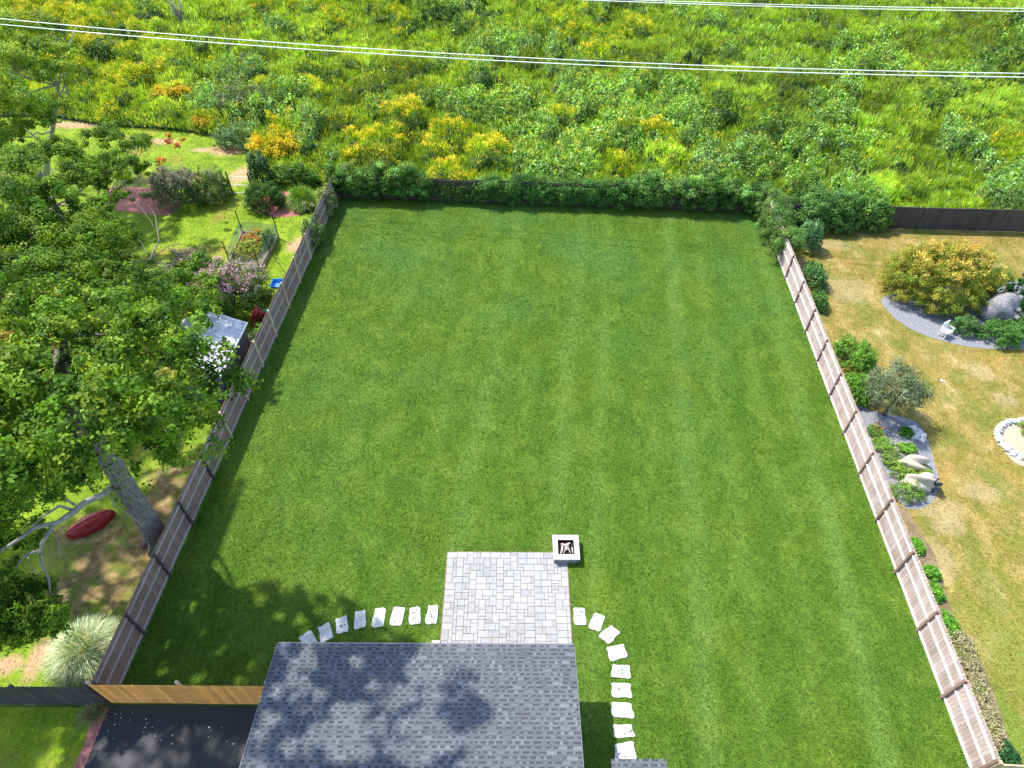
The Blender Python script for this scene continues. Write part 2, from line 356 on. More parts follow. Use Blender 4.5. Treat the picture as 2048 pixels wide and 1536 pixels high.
# ================================================================ GROUND
LX = lambda y: -14.23+.0524*(y-9.8)           # left fence line
RX = lambda y: 15.65+.0473*(y-5.9)            # right fence line
b = MB(); b.add([(-900, -500, -.012), (900, -500, -.012), (900, 2500, -.012), (-900, 2500, -.012)], [(0, 1, 2, 3)]); tag(b.build('ground', M['soil']), kind='structure')
b = MB()
for qd in ([(LX(7.82)-.1, 7.82), (RX(7.82)+.1, 7.82), (RX(40)+.1, 40), (LX(40)-.1, 40)], [(LX(40)-.1, 40), (RX(40)+.1, 40), (17.2, 41.2), (LX(42)-.1, 42.3)], [(-9, -8), (RX(-8)+.1, -8), (RX(7.82)+.1, 7.82), (-9, 7.82)]): b.add([(x_, y_, .004) for x_, y_ in qd], [(0, 1, 2, 3)])
tag(b.build('lawn', M['lawn']), kind='structure')
sheet('neighbour_lawn', [(-95, 7.8), (-14.45, 7.8), (LX(42)-.12, 42.2), (-13.2, 43)]+px((620, 358), (560, 356), (515, 318), (470, 286), (420, 268), (300, 256), (200, 250), (110, 236), (-500, 225)), .003, M['bright'])
sheet('verge', [(-60, -8), (-14.6, -8), (-14.62, 7.7), (-60, 7.7)], .003, M['bright'])
sheet('dry_lawn', [(RX(-8)+.12, -8), (95, -8), (95, 38), (21, 38.6), (RX(41)+.12, 40.6)], .003, M['dry'])
# driveway with its dark patch, edge of red bark
sheet('driveway', [(-14.55, -8), (-8.6, -8), (-8.6, 7.78), (-14.45, 7.78)], .012, M['asphalt'])
sheet('driveway_edging', ragged([(-14.95, -8), (-14.5, -8), (-14.42, 7.7), (-14.85, 7.7)], .07, 12), .008, M['mulch'])
sheet('mulch_bed', ragged(smoothpoly(px((216, 372), (255, 374), (318, 378), (365, 400), (345, 432), (300, 430), (258, 423), (214, 420))), .05, 2), .012, M['mulch'])
sheet('mulch_bed', smoothpoly(px((-60, 365), (20, 366), (28, 385), (-60, 388))), .012, M['mulch'])
sheet('mulch_bed', smoothpoly(px((495, 408), (515, 428), (560, 436), (608, 430), (625, 412), (612, 392), (560, 380), (510, 385))), .012, M['mulch'])
# right yard beds
bed1 = smoothpoly(px((1752, 590), (1775, 625), (1820, 660), (1890, 685), (1960, 698), (2060, 700), (2200, 690), (2200, 560), (2060, 560), (1900, 570)))
sheet('gravel_bed', bed1, .012, M['gravel'])
bed2 = smoothpoly(px((1698, 800), (1740, 822), (1800, 832), (1838, 845), (1856, 880), (1868, 920), (1880, 965), (1868, 1005), (1835, 1022), (1795, 1012)))
sheet('gravel_bed', bed2, .012, M['gravel'])
b3 = smoothpoly(px((2060, 828), (2015, 842), (1998, 870), (2008, 905), (2040, 936), (2120, 940), (2160, 880), (2120, 830)))
sheet('gravel_bed', b3, .012, M['gravel_tan'])
sheet('fence_bed', px((1795, 1012), (1812, 1016), (1870, 1110), (1890, 1180), (1915, 1250), (1965, 1330), (2000, 1420), (2030, 1536), (2000, 1536), (1900, 1300), (1840, 1120)), .011, M['dirt'])

# blades of grass standing on the lawns
def blades(name, label, n, x0, x1, y0, y1, inside, mat, h=.07, wd=.022, dens_pow=1.0, lean=.6):
    y = y0+(y1-y0)*rng.random(n*2)**dens_pow; x = x0+(x1-x0)*rng.random(n*2); u, v = project(np.stack([x, y, y*0], 1))
    k = inside(x, y) & (u > -90) & (u < 2140) & (v < 1640); x, y = x[k][:n], y[k][:n]; m = len(x)
    a = rng.random(m)*6.283; hh = h*(.5+rng.random(m)); ww = wd*(.6+.8*rng.random(m))
    # the grass lies over in drifts, as combed by the mower
    fx = np.sin(x*.9+np.sin(y*.5)*2)*.4; fy = np.cos(y*.7+np.sin(x*.6)*2)*.4-.3
    lx = (fx+rng.normal(size=m)*lean)*hh; ly = (fy+rng.normal(size=m)*lean)*hh; z = np.full(m, .004)
    A = np.stack([x-np.cos(a)*ww/2, y-np.sin(a)*ww/2, z], 1); B = np.stack([x+np.cos(a)*ww/2, y+np.sin(a)*ww/2, z], 1); T = np.stack([x+lx, y+ly, z+hh*.9], 1)
    tn = np.exp(rng.normal(size=(m, 1))*np.interp(y, [8, 35], [.36, .16])[:, None]); o = npmesh(name, np.stack([A, B, T], 1), 3, np.concatenate([tn*(1+rng.normal(size=(m, 1))*.08), tn, tn], 1), mat); return tag(o, label, 'grass', kind='stuff')
PATIO = (-2.69, 2.36, 8.9, 13.94)
HOUSE = (-7.98, 2.17, -8, 8.93)
def in_lawn(x, y):
    k = (x > LX(y)+.06) & (x < RX(y)-.05) & (y < 41.9-.045*(x+5)) & ((y > 7.95) | (x > -8.5))
    k &= ~((x > PATIO[0]-.02) & (x < PATIO[1]+.02) & (y > PATIO[2]) & (y < PATIO[3]+.02)) & ~((x > -7.6) & (x < 1.9) & (y < 8.6)); return k
blades('lawn_grass', 'short mown green grass of the fenced lawn', 520000, -15, 19, 5, 42.5, in_lawn, M['lawn_blade'], .075, .020, 1.25, .9)
blades('dry_grass', 'dry yellow brown grass right of the fence', 120000, 15.5, 46, 5, 39, lambda x, y: (x > RX(y)+.1) & ~inpoly(x, y, bed1) & ~inpoly(x, y, bed2) & ~inpoly(x, y, b3), M['dry_blade'], .06, .026, 1.1, .9)
ngl = [(-95, 7.8), (-14.45, 7.8), (LX(42)-.12, 42.2)]+px((560, 356), (515, 318), (470, 286), (300, 256), (-500, 225))
bare = px((60, 1110), (230, 1050), (290, 950), (385, 925), (330, 1080), (255, 1210), (120, 1225))
mb = px((216, 372), (318, 378), (365, 400), (345, 432), (214, 420)); mb2 = px((495, 408), (515, 428), (560, 436), (608, 430), (625, 412), (560, 380))
blades('neighbour_grass', 'bright green grass left of the fence', 120000, -60, -12, 5, 62, lambda x, y: (inpoly(x, y, ngl) | ((x < -14.95) & (y < 7.6))) & ~inpoly(x, y, bare) & ~inpoly(x, y, mb) & ~inpoly(x, y, mb2), M['bright_blade'], .07, .03, .9, .9)

# ================================================================ PATIO, FIRE PIT, STEPPING STONES
U = .1403; nx, ny = 36, 36; occ = np.zeros((nx, ny), bool); pv = MB()
g = random.Random(3)
for j in range(ny):
    for i in range(nx):
        if occ[i, j]: continue
        opts = [(3, 2), (3, 2), (2, 2), (2, 3), (2, 1), (1, 2), (2, 2), (3, 2)]; g.shuffle(opts); opts += [(1, 1)]
        for (a, c) in opts:
            if i+a <= nx and j+c <= ny and not occ[i:i+a, j:j+c].any(): break
        occ[i:i+a, j:j+c] = True; t = g.choice([.30, .32, .335, .345, .355, .365])*g.uniform(.97, 1.03); tint = g.choice([(1, 1, 1.03), (1.02, 1, .98), (.99, .99, 1.04)])
        gp = .0075; x0 = PATIO[0]+i*U+gp; x1 = PATIO[0]+(i+a)*U-gp; y1 = PATIO[3]-j*U-gp; y0 = PATIO[3]-(j+c)*U+gp; h = .055+g.uniform(-.002, .002); e = .006
        cc = tuple(t*q for q in tint)
        pv.add([(x0, y0, .01), (x1, y0, .01), (x1, y1, .01), (x0, y1, .01), (x0, y0, h-e), (x1, y0, h-e), (x1, y1, h-e), (x0, y1, h-e),
                (x0+e, y0+e, h), (x1-e, y0+e, h), (x1-e, y1-e, h), (x0+e, y1-e, h)],
               [(0, 1, 5, 4), (1, 2, 6, 5), (2, 3, 7, 6), (3, 0, 4, 7), (4, 5, 9, 8), (5, 6, 10, 9), (6, 7, 11, 10), (7, 4, 8, 11), (8, 9, 10, 11)], cc)
pat = tag(pv.build('patio', M['paver']), 'patio of pale grey square and oblong pavers', kind='structure')
jb = MB(); jb.box((PATIO[0]-.03, PATIO[2], .006), (PATIO[1]+.03, PATIO[3]+.03, .040)); tag(jb.build('patio_bedding', M['dirt']), kind='structure')
# fire pit: block body, wide white cap, dark insert with logs
fx0, fx1, fy0, fy1 = 1.76, 2.86, 13.42, 14.56; cx, cy = (fx0+fx1)/2, (fy0+fy1)/2
fp = empty('fire_pit', (cx, cy, .05), 'square white stone fire pit with a dark centre on the patio corner', 'fire pit')
b = MB()
for r in range(3):
    z0 = .0+.115*r; z1 = z0+.112
    for s_ in range(4):
        L = fx1-fx0-.08
        for k in range(3):
            q0 = -L/2+k*L/3+.003; q1 = -L/2+(k+1)*L/3-.003
            if s_ == 0: b.box((cx+q0, fy0+.04, z0), (cx+q1, fy0+.22, z1))
            if s_ == 1: b.box((cx+q0, fy1-.22, z0), (cx+q1, fy1-.04, z1))
            if s_ == 2 and k == 1: b.box((fx0+.04, fy0+.223, z0), (fx0+.22, fy1-.223, z1))
            if s_ == 3 and k == 1: b.box((fx1-.22, fy0+.223, z0), (fx1-.04, fy1-.223, z1))
b.build('wall', M['boulder'], fp)
b = MB(); hw = .345
for a_, c_ in (((fx0, fy0), (fx1, cy-hw)), ((fx0, cy+hw), (fx1, fy1)), ((fx0, cy-hw), (cx-hw, cy+hw)), ((cx+hw, cy-hw), (fx1, cy+hw))): b.box((*a_, .349), (*c_, .43))
b.build('cap', M['concrete'], fp)
b = MB(); b.box((cx-hw+.002, cy-hw+.002, .20), (cx+hw-.002, cy+hw-.002, .27))
for dx, dy in ((-1, 0), (1, 0), (0, -1), (0, 1)):
    if dx: b.box((cx+dx*hw-(.018 if dx > 0 else -.002), cy-hw+.02, .27), (cx+dx*hw+(-.002 if dx > 0 else .018), cy+hw-.02, .42))
    else: b.box((cx-hw+.002, cy+dy*hw-(.018 if dy > 0 else -.002), .27), (cx+hw-.002, cy+dy*hw+(-.002 if dy > 0 else .018), .42))
b.build('insert', M['char'], fp)
for (x0, y0, x1, y1, r, z) in ((-.22, -.29, -.13, .12, .045, .33), (-.10, -.27, 0, .10, .022, .36), (.02, -.12, .03, .16, .04, .37), (.18, -.27, .06, .05, .022, .35), (.27, -.27, .26, .02, .022, .33), (-.15, .05, .18, .22, .05, .32), (-.20, .16, .12, .02, .035, .40)):
    c = MB(); c.tube([(cx+x0, cy+y0, z), (cx+(x0+x1)/2+.01, cy+(y0+y1)/2, z+.02), (cx+x1, cy+y1, z+.03)], [r, r*1.1, r*.9], 8, wob=.25); c.build('log', M['log'], fp, True)
# stepping stones
left = [((864, 1230), 22, 36, 2), ((830, 1232), 22, 34, -4), ((795, 1233), 26, 36, 6), ((758, 1236), 23, 38, 4), ((720, 1240), 23, 36, -8), ((684, 1251), 23, 33, -14), ((651, 1266), 25, 34, -24), ((617, 1283), 28, 36, -36)]
right = [((1159, 1233), 23, 34, 0), ((1194, 1245), 23, 34, 24), ((1219, 1269), 25, 36, 48), ((1234, 1306), 36, 28, -12), ((1241, 1343), 38, 27, 4), ((1243, 1381), 40, 29, 3), ((1245, 1421), 42, 30, 4), ((1247, 1462), 41, 26, 0), ((1250, 1505), 42, 38, -6)]
ordn = ['first', 'second', 'third', 'fourth', 'fifth', 'sixth', 'seventh', 'eighth', 'ninth']
def stone(i, c, wpx, hpx, rot, label, spots):
    p = at(*c); e = at(c[0]+wpx/2, c[1]); q = at(c[0], c[1]-hpx/2); hx = e.x-p.x; hy = q.y-p.y; g = random.Random(40+i); ca, sa = math.cos(math.radians(rot)), math.sin(math.radians(rot))
    skew = g.uniform(-.05, .05); pts = []
    cor = [(-1, -1), (-.35, -1.05), (.3, -.93), (1, -1), (1.08, -.35), (.92, .3), (1, 1), (.4, 1.04), (-.3, .95), (-1, 1), (-.9, .35), (-1.07, -.3)]
    for (u, v) in cor: pts.append((u*hx*(1+g.uniform(-.1, .1))+skew*v*hy, v*hy*(1+g.uniform(-.08, .08))))
    pts = [(p.x+x*ca+y*sa, p.y-x*sa+y*ca) for x, y in pts]; pts = smoothpoly(pts, 1)
    o = empty('stepping_stone', (p.x, p.y, 0), label, 'stepping stone', 'white stepping stones around the house')
    m = MB(); top = [(p.x+(x-p.x)*.97, p.y+(y-p.y)*.97) for x, y in pts]; n = len(pts)
    m.add([(x, y, .002) for x, y in pts]+[(x, y, .04) for x, y in pts]+[(x, y, .048) for x, y in top],
          [(k, (k+1) % n, n+(k+1) % n, n+k) for k in range(n)]+[(n+k, n+(k+1) % n, 2*n+(k+1) % n, 2*n+k) for k in range(n)]+[tuple(2*n+k for k in range(n))])
    m.build('slab', M['stone'], o)
    if spots:
        for k in range(spots):
            a, r = g.random()*6.28, g.random()**.5*.75; x, y = p.x+math.cos(a)*hx*r, p.y+math.sin(a)*hy*r; rr = g.uniform(.018, .05); s_ = MB()
            s_.add([(x+math.cos(t*.785)*rr*g.uniform(.7, 1.2), y+math.sin(t*.785)*rr*g.uniform(.7, 1.2), .0505+.0003*k) for t in range(8)], [tuple(range(8))]); s_.build('lichen_spot', M['spot'], o)
for i, (c, a, d, r) in enumerate(left): stone(i, c, a, d, r, f'white stepping stone, {ordn[i]} to the left counting from the patio', (9, 7, 4, 0, 2, 3, 0, 0)[i])
for i, (c, a, d, r) in enumerate(right): stone(20+i, c, a, d, r, f'white stepping stone, {ordn[i]} from the patio on its right side', (9, 2, 2, 0, 6, 2, 0, 5, 3)[i])

# ================================================================ HOUSE
X0, X1, YE, ZE = -7.98, 2.17, 8.93, 2.75; SL = .144
house = empty('house', ((X0+X1)/2, 2.5, 0), 'house with a long grey shingle roof below the patio', 'house')
def shingle_roof(name, x0, x1, ye, ze, yr, sl, parent, seed=5, base=(.128, .135, .152)):
    g = random.Random(seed); sgn = 1 if ye > yr else -1; L = abs(ye-yr)*math.sqrt(1+sl*sl); m = MB(); cz = 1/math.sqrt(1+sl*sl)
    def P(x, s, h): return (x, ye-sgn*s*cz-0*h, ze+s*sl*cz+h)
    def slab(xa, xb, s0, s1, h0, h1, th, col):
        m.add([P(xa, s0, h0-th), P(xb, s0, h0-th), P(xb, s1, h1-th), P(xa, s1, h1-th), P(xa, s0, h0), P(xb, s0, h0), P(xb, s1, h1), P(xa, s1, h1)],
              [(4, 5, 6, 7), (0, 1, 5, 4), (1, 2, 6, 5), (3, 0, 4, 7), (2, 3, 7, 6), (3, 2, 1, 0)] if sgn < 0 or True else [], col)
    m.add([P(x0, 0, -.03), P(x1, 0, -.03), P(x1, L, -.03), P(x0, L, -.03), P(x0, 0, 0), P(x1, 0, 0), P(x1, L, 0), P(x0, L, 0)], [(3, 2, 1, 0), (4, 5, 6, 7), (0, 1, 5, 4), (1, 2, 6, 5), (2, 3, 7, 6), (3, 0, 4, 7)], base)
    ex = .143; n = int(L/ex)
    for r in range(n):
        s0 = r*ex; s1 = s0+ex+.0
        x = x0
        k = g.uniform(.85, 1.08)
        slab(x0+.003, x1-.003, s0+.001, s0+.056, .010, .006, .008, tuple(q*.50 for q in base))   # dark band on the lower laminate, under-tab shadow put into its colour
        slab(x0+.003, x1-.003, s0+.057, s1-.001, .008, .003, .006, tuple(q*k for q in base))
        x = x0+g.uniform(.0, .2)
        while x < x1-.06:
            wd = g.choice((.07, .09, .12, .12, .16, .30))*g.uniform(.85, 1.2); e = min(x+wd, x1-.005); t = g.choice((.90, 1.0, 1.05, 1.12, 1.3))*g.uniform(.94, 1.06)
            slab(max(x, x0+.005), e, s0-.006, s1-g.uniform(.02, .05), .018, .0125, .007, tuple(q*t for q in base)); x = e+g.choice((.10, .14, .17, .20))*g.uniform(.85, 1.15)
    return m.build(name, M['shingle'], parent)
shingle_roof('roof', X0, X1, YE, ZE, 2.2, SL, house)
shingle_roof('roof', X0, X1, -4.6, ZE, 2.19, SL, house, 9)
b = MB(); b.box((X0+.02, YE-.06, ZE-.20), (X1-.02, YE-.02, ZE-.035)); b.build('fascia', M['fascia'], house)
b = MB(); b.tube([(X0+.0, YE+.045, ZE-.09), (X1, YE+.045, ZE-.09)], .055, 10); b.build('gutter', M['fascia'], house)
for x in (X0-.028, X1+.004):
    b = MB(); b.add([(x, YE, ZE-.16), (x, 2.195, ZE-.16+SL*6.735), (x, -4.6, ZE-.16), (x, -4.6, ZE+.0), (x, 2.195, ZE+SL*6.735), (x, YE, ZE)] + [(x+.024, YE, ZE-.16), (x+.024, 2.195, ZE-.16+SL*6.735), (x+.024, -4.6, ZE-.16), (x+.024, -4.6, ZE+.0), (x+.024, 2.195, ZE+SL*6.735), (x+.024, YE, ZE)],
                [(0, 1, 4, 5), (1, 2, 3, 4), (6, 11, 10, 7), (7, 10, 9, 8), (5, 4, 10, 11), (4, 3, 9, 10), (0, 6, 7, 1), (1, 7, 8, 2), (0, 5, 11, 6)]); b.build('rake_board', M['fascia'], house)
b = MB(); b.box((X0+.35, -4.2, 0), (X1-.35, YE-.5, ZE-.05)); b.build('wall', M['siding'], house)
wy = YE-.5
for (a, c, z0, z1, nm) in ((-6.8, -5.4, .95, 2.1, 'window'), (-4.4, -3.2, .95, 2.1, 'window'), (-1.6, .3, .12, 2.15, 'door')):
    b = MB(); b.box((a, wy+.003, z0), (a+.07, wy+.05, z1)).box((c-.07, wy+.003, z0), (c, wy+.05, z1)).box((a+.07, wy+.003, z1-.07), (c-.07, wy+.05, z1)).box((a+.07, wy+.003, z0), (c-.07, wy+.05, z0+.07)).box(((a+c)/2-.03, wy+.003, z0+.07), ((a+c)/2+.03, wy+.05, z1-.07))
    f = b.build(nm, M['white'], house); b = MB(); b.box((a+.07, wy+.002, z0+.07), (c-.07, wy+.02, z1-.07)); b.build('pane', M['glass'], f)
b = MB(); b.box((-2.95, 8.45, .004), (-2.20, 10.16, .13)) if False else b.box((-3.02, 9.92, .004), (-2.72, 10.14, .12)); b.build('step', M['concrete'], house)
# low side roof at the lower edge of the view
a0 = at(1222, 1518, 2.6); a1 = at(1332, 1519, 2.6)
porch = empty('porch', ((a0.x+a1.x)/2, 3.6, 0), 'small grey shingled porch roof at the bottom edge beside the last stone', 'porch')
shingle_roof('roof', a0.x, a1.x, a0.y, 2.6, 1.5, SL, porch, 11)
b = MB(); b.box((a0.x, a0.y-.05, 2.42), (a1.x, a0.y-.02, 2.565)); b.build('fascia', M['fascia'], porch)
for x, y in ((a0.x+.1, a0.y-.2), (a1.x-.1, a0.y-.2), (a0.x+.1, 1.8), (a1.x-.1, 1.8)):
    b = MB(); b.box((x-.05, y-.05, 0), (x+.05, y+.05, 2.56)); b.build('post', M['white'], porch)

# ================================================================ FENCES
def fence(name, label, A, B, h, side, boards, rail, post, sec=2.44, rails=(.22, 1.0, 1.62), bw=.14, proud=.05, cap='flat', seed=1, posttop=.0, tone=.15, post_alt=None, gap=.008, group=None):
    """side = +1: rails and posts stand on the left of the direction A -> B"""
    A = Vector((*A, 0)); B = Vector((*B, 0)); L = (B-A).length; u = (B-A)/L; v = Vector((-u.y, u.x, 0))*side; g = random.Random(seed)
    f = empty(name, A, label, 'fence'); n = max(1, round(L/sec)); s = L/n
    for k in range(n):
        o = A+u*(k*s); m = MB(); x = .0; jog = g.uniform(-.012, .012)
        hz = h+g.uniform(-.025, .025)
        while x < s-.02:
            e = min(x+bw-gap, s); t = 1+g.uniform(-tone, tone); hh = hz+g.uniform(-.008, .008); q = (e-x)*.22
            vs = [(x, -.018, .03), (e, -.018, .03), (e, -.018, hh-q), (e-q, -.018, hh), (x+q, -.018, hh), (x, -.018, hh-q)]
            vs = [(a, c+jog, z) for a, c, z in vs]+[(a, c+.018+jog, z) for a, c, z in vs]
            w_ = [(o.x+u.x*a+v.x*c, o.y+u.y*a+v.y*c, z) for a, c, z in vs]
            m.add(w_, [(0, 5, 4, 3, 2, 1), (6, 7, 8, 9, 10, 11)]+[(i, (i+1) % 6, 6+(i+1) % 6, 6+i) for i in range(6)], (t, t*g.uniform(.96, 1.02), t*g.uniform(.93, 1.03))); x += bw
        m.build('board_panel', boards, f)
        for z in rails:
            m = MB(); m.obox(o, u, v, (.05, .004+jog, z-.045), (s-.05, .042+jog, z+.045), (1, 1, 1)); m.build('rail', rail, f)
    for k in range(n+1):
        o = A+u*(k*s); pm = post if (post_alt is None or not post_alt(k)) else M['post_t']; t = 1+g.uniform(-.15, .15)
        m = MB(); ph = h+posttop+(.12 if pm is M['post_t'] else 0); m.obox(o, u, v, (-.045, .001, 0), (.045, .088+proud*.0, ph), (t, t, t)); m.build('post', pm, f)
    return f
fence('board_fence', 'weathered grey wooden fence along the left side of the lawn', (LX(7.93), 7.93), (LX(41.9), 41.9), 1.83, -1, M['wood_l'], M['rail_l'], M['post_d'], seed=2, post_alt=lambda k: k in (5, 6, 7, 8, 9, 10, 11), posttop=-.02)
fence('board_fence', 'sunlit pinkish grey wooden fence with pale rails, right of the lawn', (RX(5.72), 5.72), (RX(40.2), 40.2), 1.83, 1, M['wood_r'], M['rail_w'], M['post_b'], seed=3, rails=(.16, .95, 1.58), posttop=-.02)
fence('board_fence', 'dark wooden fence overgrown with vines at the back of the lawn', (LX(42), 41.95), (RX(40.3)+.0, 40.35), 1.75, -1, M['wood_b'], M['post_d'], M['post_d'], seed=4, posttop=0)
fence('board_fence', 'orange new cedar fence between driveway and lawn', (-14.38, 7.86), (-8.3, 7.86), 1.83, 1, M['cedar'], M['cedar'], M['post_t'], seed=5, rails=(.3, 1.5), posttop=.12, tone=.2, bw=.155)
fence('board_fence', 'dark stained wooden fence left of the orange fence', (-30, 7.72), (-14.5, 7.80), 1.83, 1, M['wood_d'], M['wood_d'], M['post_d'], seed=6, tone=.3)
fence('board_fence', 'dark brown wooden fence behind the dry yard on the right', (RX(39.6)+.2, 38.75), (52, 37.4), 1.62, 1, M['wood_d'], M['wood_d'], M['post_d'], seed=7, tone=.25)
# the end of a yellow timber fence beyond the last post, lower right
a = at(2010, 1522, 1.7)
fence('board_fence', 'short yellow timber fence end at the lower right corner', (RX(5.5)+.02, 5.62), (RX(5.5)+2.4, 5.5), 1.7, 1, M['post_t'], M['post_t'], M['post_t'], seed=8)
# chain link fence and gate at the far left
cl0 = at(120, 372); cl1 = at(452, 386); cl2 = at(466, 388); cl3 = at(508, 390)
cf = empty('wire_fence', cl0, 'low chain link fence behind the red mulch bed', 'fence'); u = (cl1-cl0).normalized(); L = (cl1-cl0).length; Hc = 1.35
m = MB()
for k in range(int(L/.16)):
    for sg in (1, -1):
        q = cl0+u*(k*.16); e = q+u*(Hc*.95*sg)
        if 0 <= (e-cl0).dot(u) <= L: m.tube([q+Vector((0, 0, .04)), e+Vector((0, 0, Hc))], .0045, 3)
m.build('wire_mesh', M['galv'], cf)
for k in range(6):
    m = MB(); p = cl0+u*(L*k/5); m.tube([p, p+Vector((0, 0, Hc+.05))], .03, 8); m.build('post', M['galv'], cf)
m = MB(); m.tube([cl0+Vector((0, 0, Hc)), cl1+Vector((0, 0, Hc))], .02, 6); m.build('top_rail', M['galv'], cf)
gt = empty('garden_gate', cl2, 'open timber framed wire gate beside the clipped round shrub', 'gate')
for p in (cl2, cl3):
    m = MB(); m.tube([p, p+Vector((0, 0, 1.75))], .055, 8); m.build('post', M['post_d'], gt)
for z in (.12, .75, 1.4):
    m = MB(); m.tube([cl2+Vector((.06, 0, z)), cl3+Vector((-.06, 0, z))], .026, 6); m.build('bar', M['galv'], gt)

# ================================================================ POWER LINES
def wire(label, pts, dz, r=.026):
    A = at(*pts[0][:2], pts[0][2]); B = at(*pts[-1][:2], pts[-1][2]); d = (B-A); fit = []
    for (x, y, z) in pts:                                        # height of the sagging wire above its straight plan line
        best = min(np.linspace(6, 16, 401), key=lambda zz: abs((at(x, y, zz)-A).cross(d).z)); q = at(x, y, best)
        fit.append(((q-A).dot(d)/d.dot(d), best))
    t = [f[0] for f in fit]; zz = [f[1] for f in fit]; c = np.polyfit(t, zz, min(2, len(t)-1)); m = MB(); P = []
    for k in range(61):
        s = -1.+3*k/60; q = A+d*s; P.append((q.x, q.y, float(np.polyval(c, s))+dz))
    m.tube(P, r, 5); return tag(m.build('power_line', M['wire'], None, True), label, 'power line', 'power lines over the meadow')
wire('upper wire of the near pair of power lines crossing the meadow', [(0, 38, 10.6), (620, 88, 10), (1024, 114, 10), (1500, 136, 10), (2048, 146, 10.6)], 0)
wire('lower wire of the near pair of power lines crossing the meadow', [(0, 49, 10.6), (620, 98, 10), (1024, 123, 10), (1500, 143, 10), (2048, 154, 10.6)], 0)
wire('upper wire of the far pair of power lines in the top corner', [(1080, -8, 10.6), (1500, 8, 10), (2048, 17, 10.6)], 0)
wire('lower wire of the far pair of power lines in the top corner', [(1080, -4, 10.6), (1500, 12, 10), (2048, 23, 10.6)], 0)
#@@PART2
# ================================================================ MEADOW
mead = [(-160, 120), (-150, 75)]+px((-300, 232), (-40, 232), (110, 236), (200, 252), (300, 258), (420, 270), (470, 288), (512, 318), (540, 350), (600, 366), (650, 372))+[(-12.9, 42.3), (17.3, 40.7), (17.6, 38.9), (21, 38.9), (52, 37.7), (150, 37), (150, 120)]
def in_mead(x, y): return inpoly(x, y, mead)
# species: colour palettes (leaf colours), height, leaf size
SP = {
 'grass': dict(pal=[(.30, .44, .030), (.40, .54, .045), (.23, .37, .02), (.46, .56, .08), (.34, .46, .028), (.13, .25, .02), (.50, .58, .22)], h=(.15, .9), r=(.9, 2.2)),
 'vine': dict(pal=[(.15, .29, .025), (.22, .38, .035), (.29, .46, .055), (.10, .22, .018), (.38, .53, .12), (.48, .60, .26), (.07, .16, .015)], h=(.7, 1.7), r=(1.1, 2.5)),
 'blue': dict(pal=[(.14, .28, .05), (.21, .37, .07), (.10, .22, .035), (.29, .44, .13), (.42, .54, .26)], h=(.7, 1.8), r=(.9, 2.0)),
 'gold': dict(pal=[(.30, .40, .025), (.40, .47, .03), (.20, .31, .02)], h=(.5, 1.4), r=(.9, 2.0)),
 'lime': dict(pal=[(.38, .51, .06), (.47, .56, .10), (.30, .45, .04), (.52, .58, .08)], h=(.2, 1.0), r=(.8, 2.4)),
 'dark': dict(pal=[(.06, .13, .015), (.08, .17, .02), (.11, .21, .03), (.045, .095, .012)], h=(.8, 2.0), r=(.8, 1.8)),
 'olive': dict(pal=[(.19, .24, .03), (.25, .29, .04), (.14, .18, .03), (.28, .30, .07)], h=(.3, 1.0), r=(.7, 1.8))}
names = list(SP)
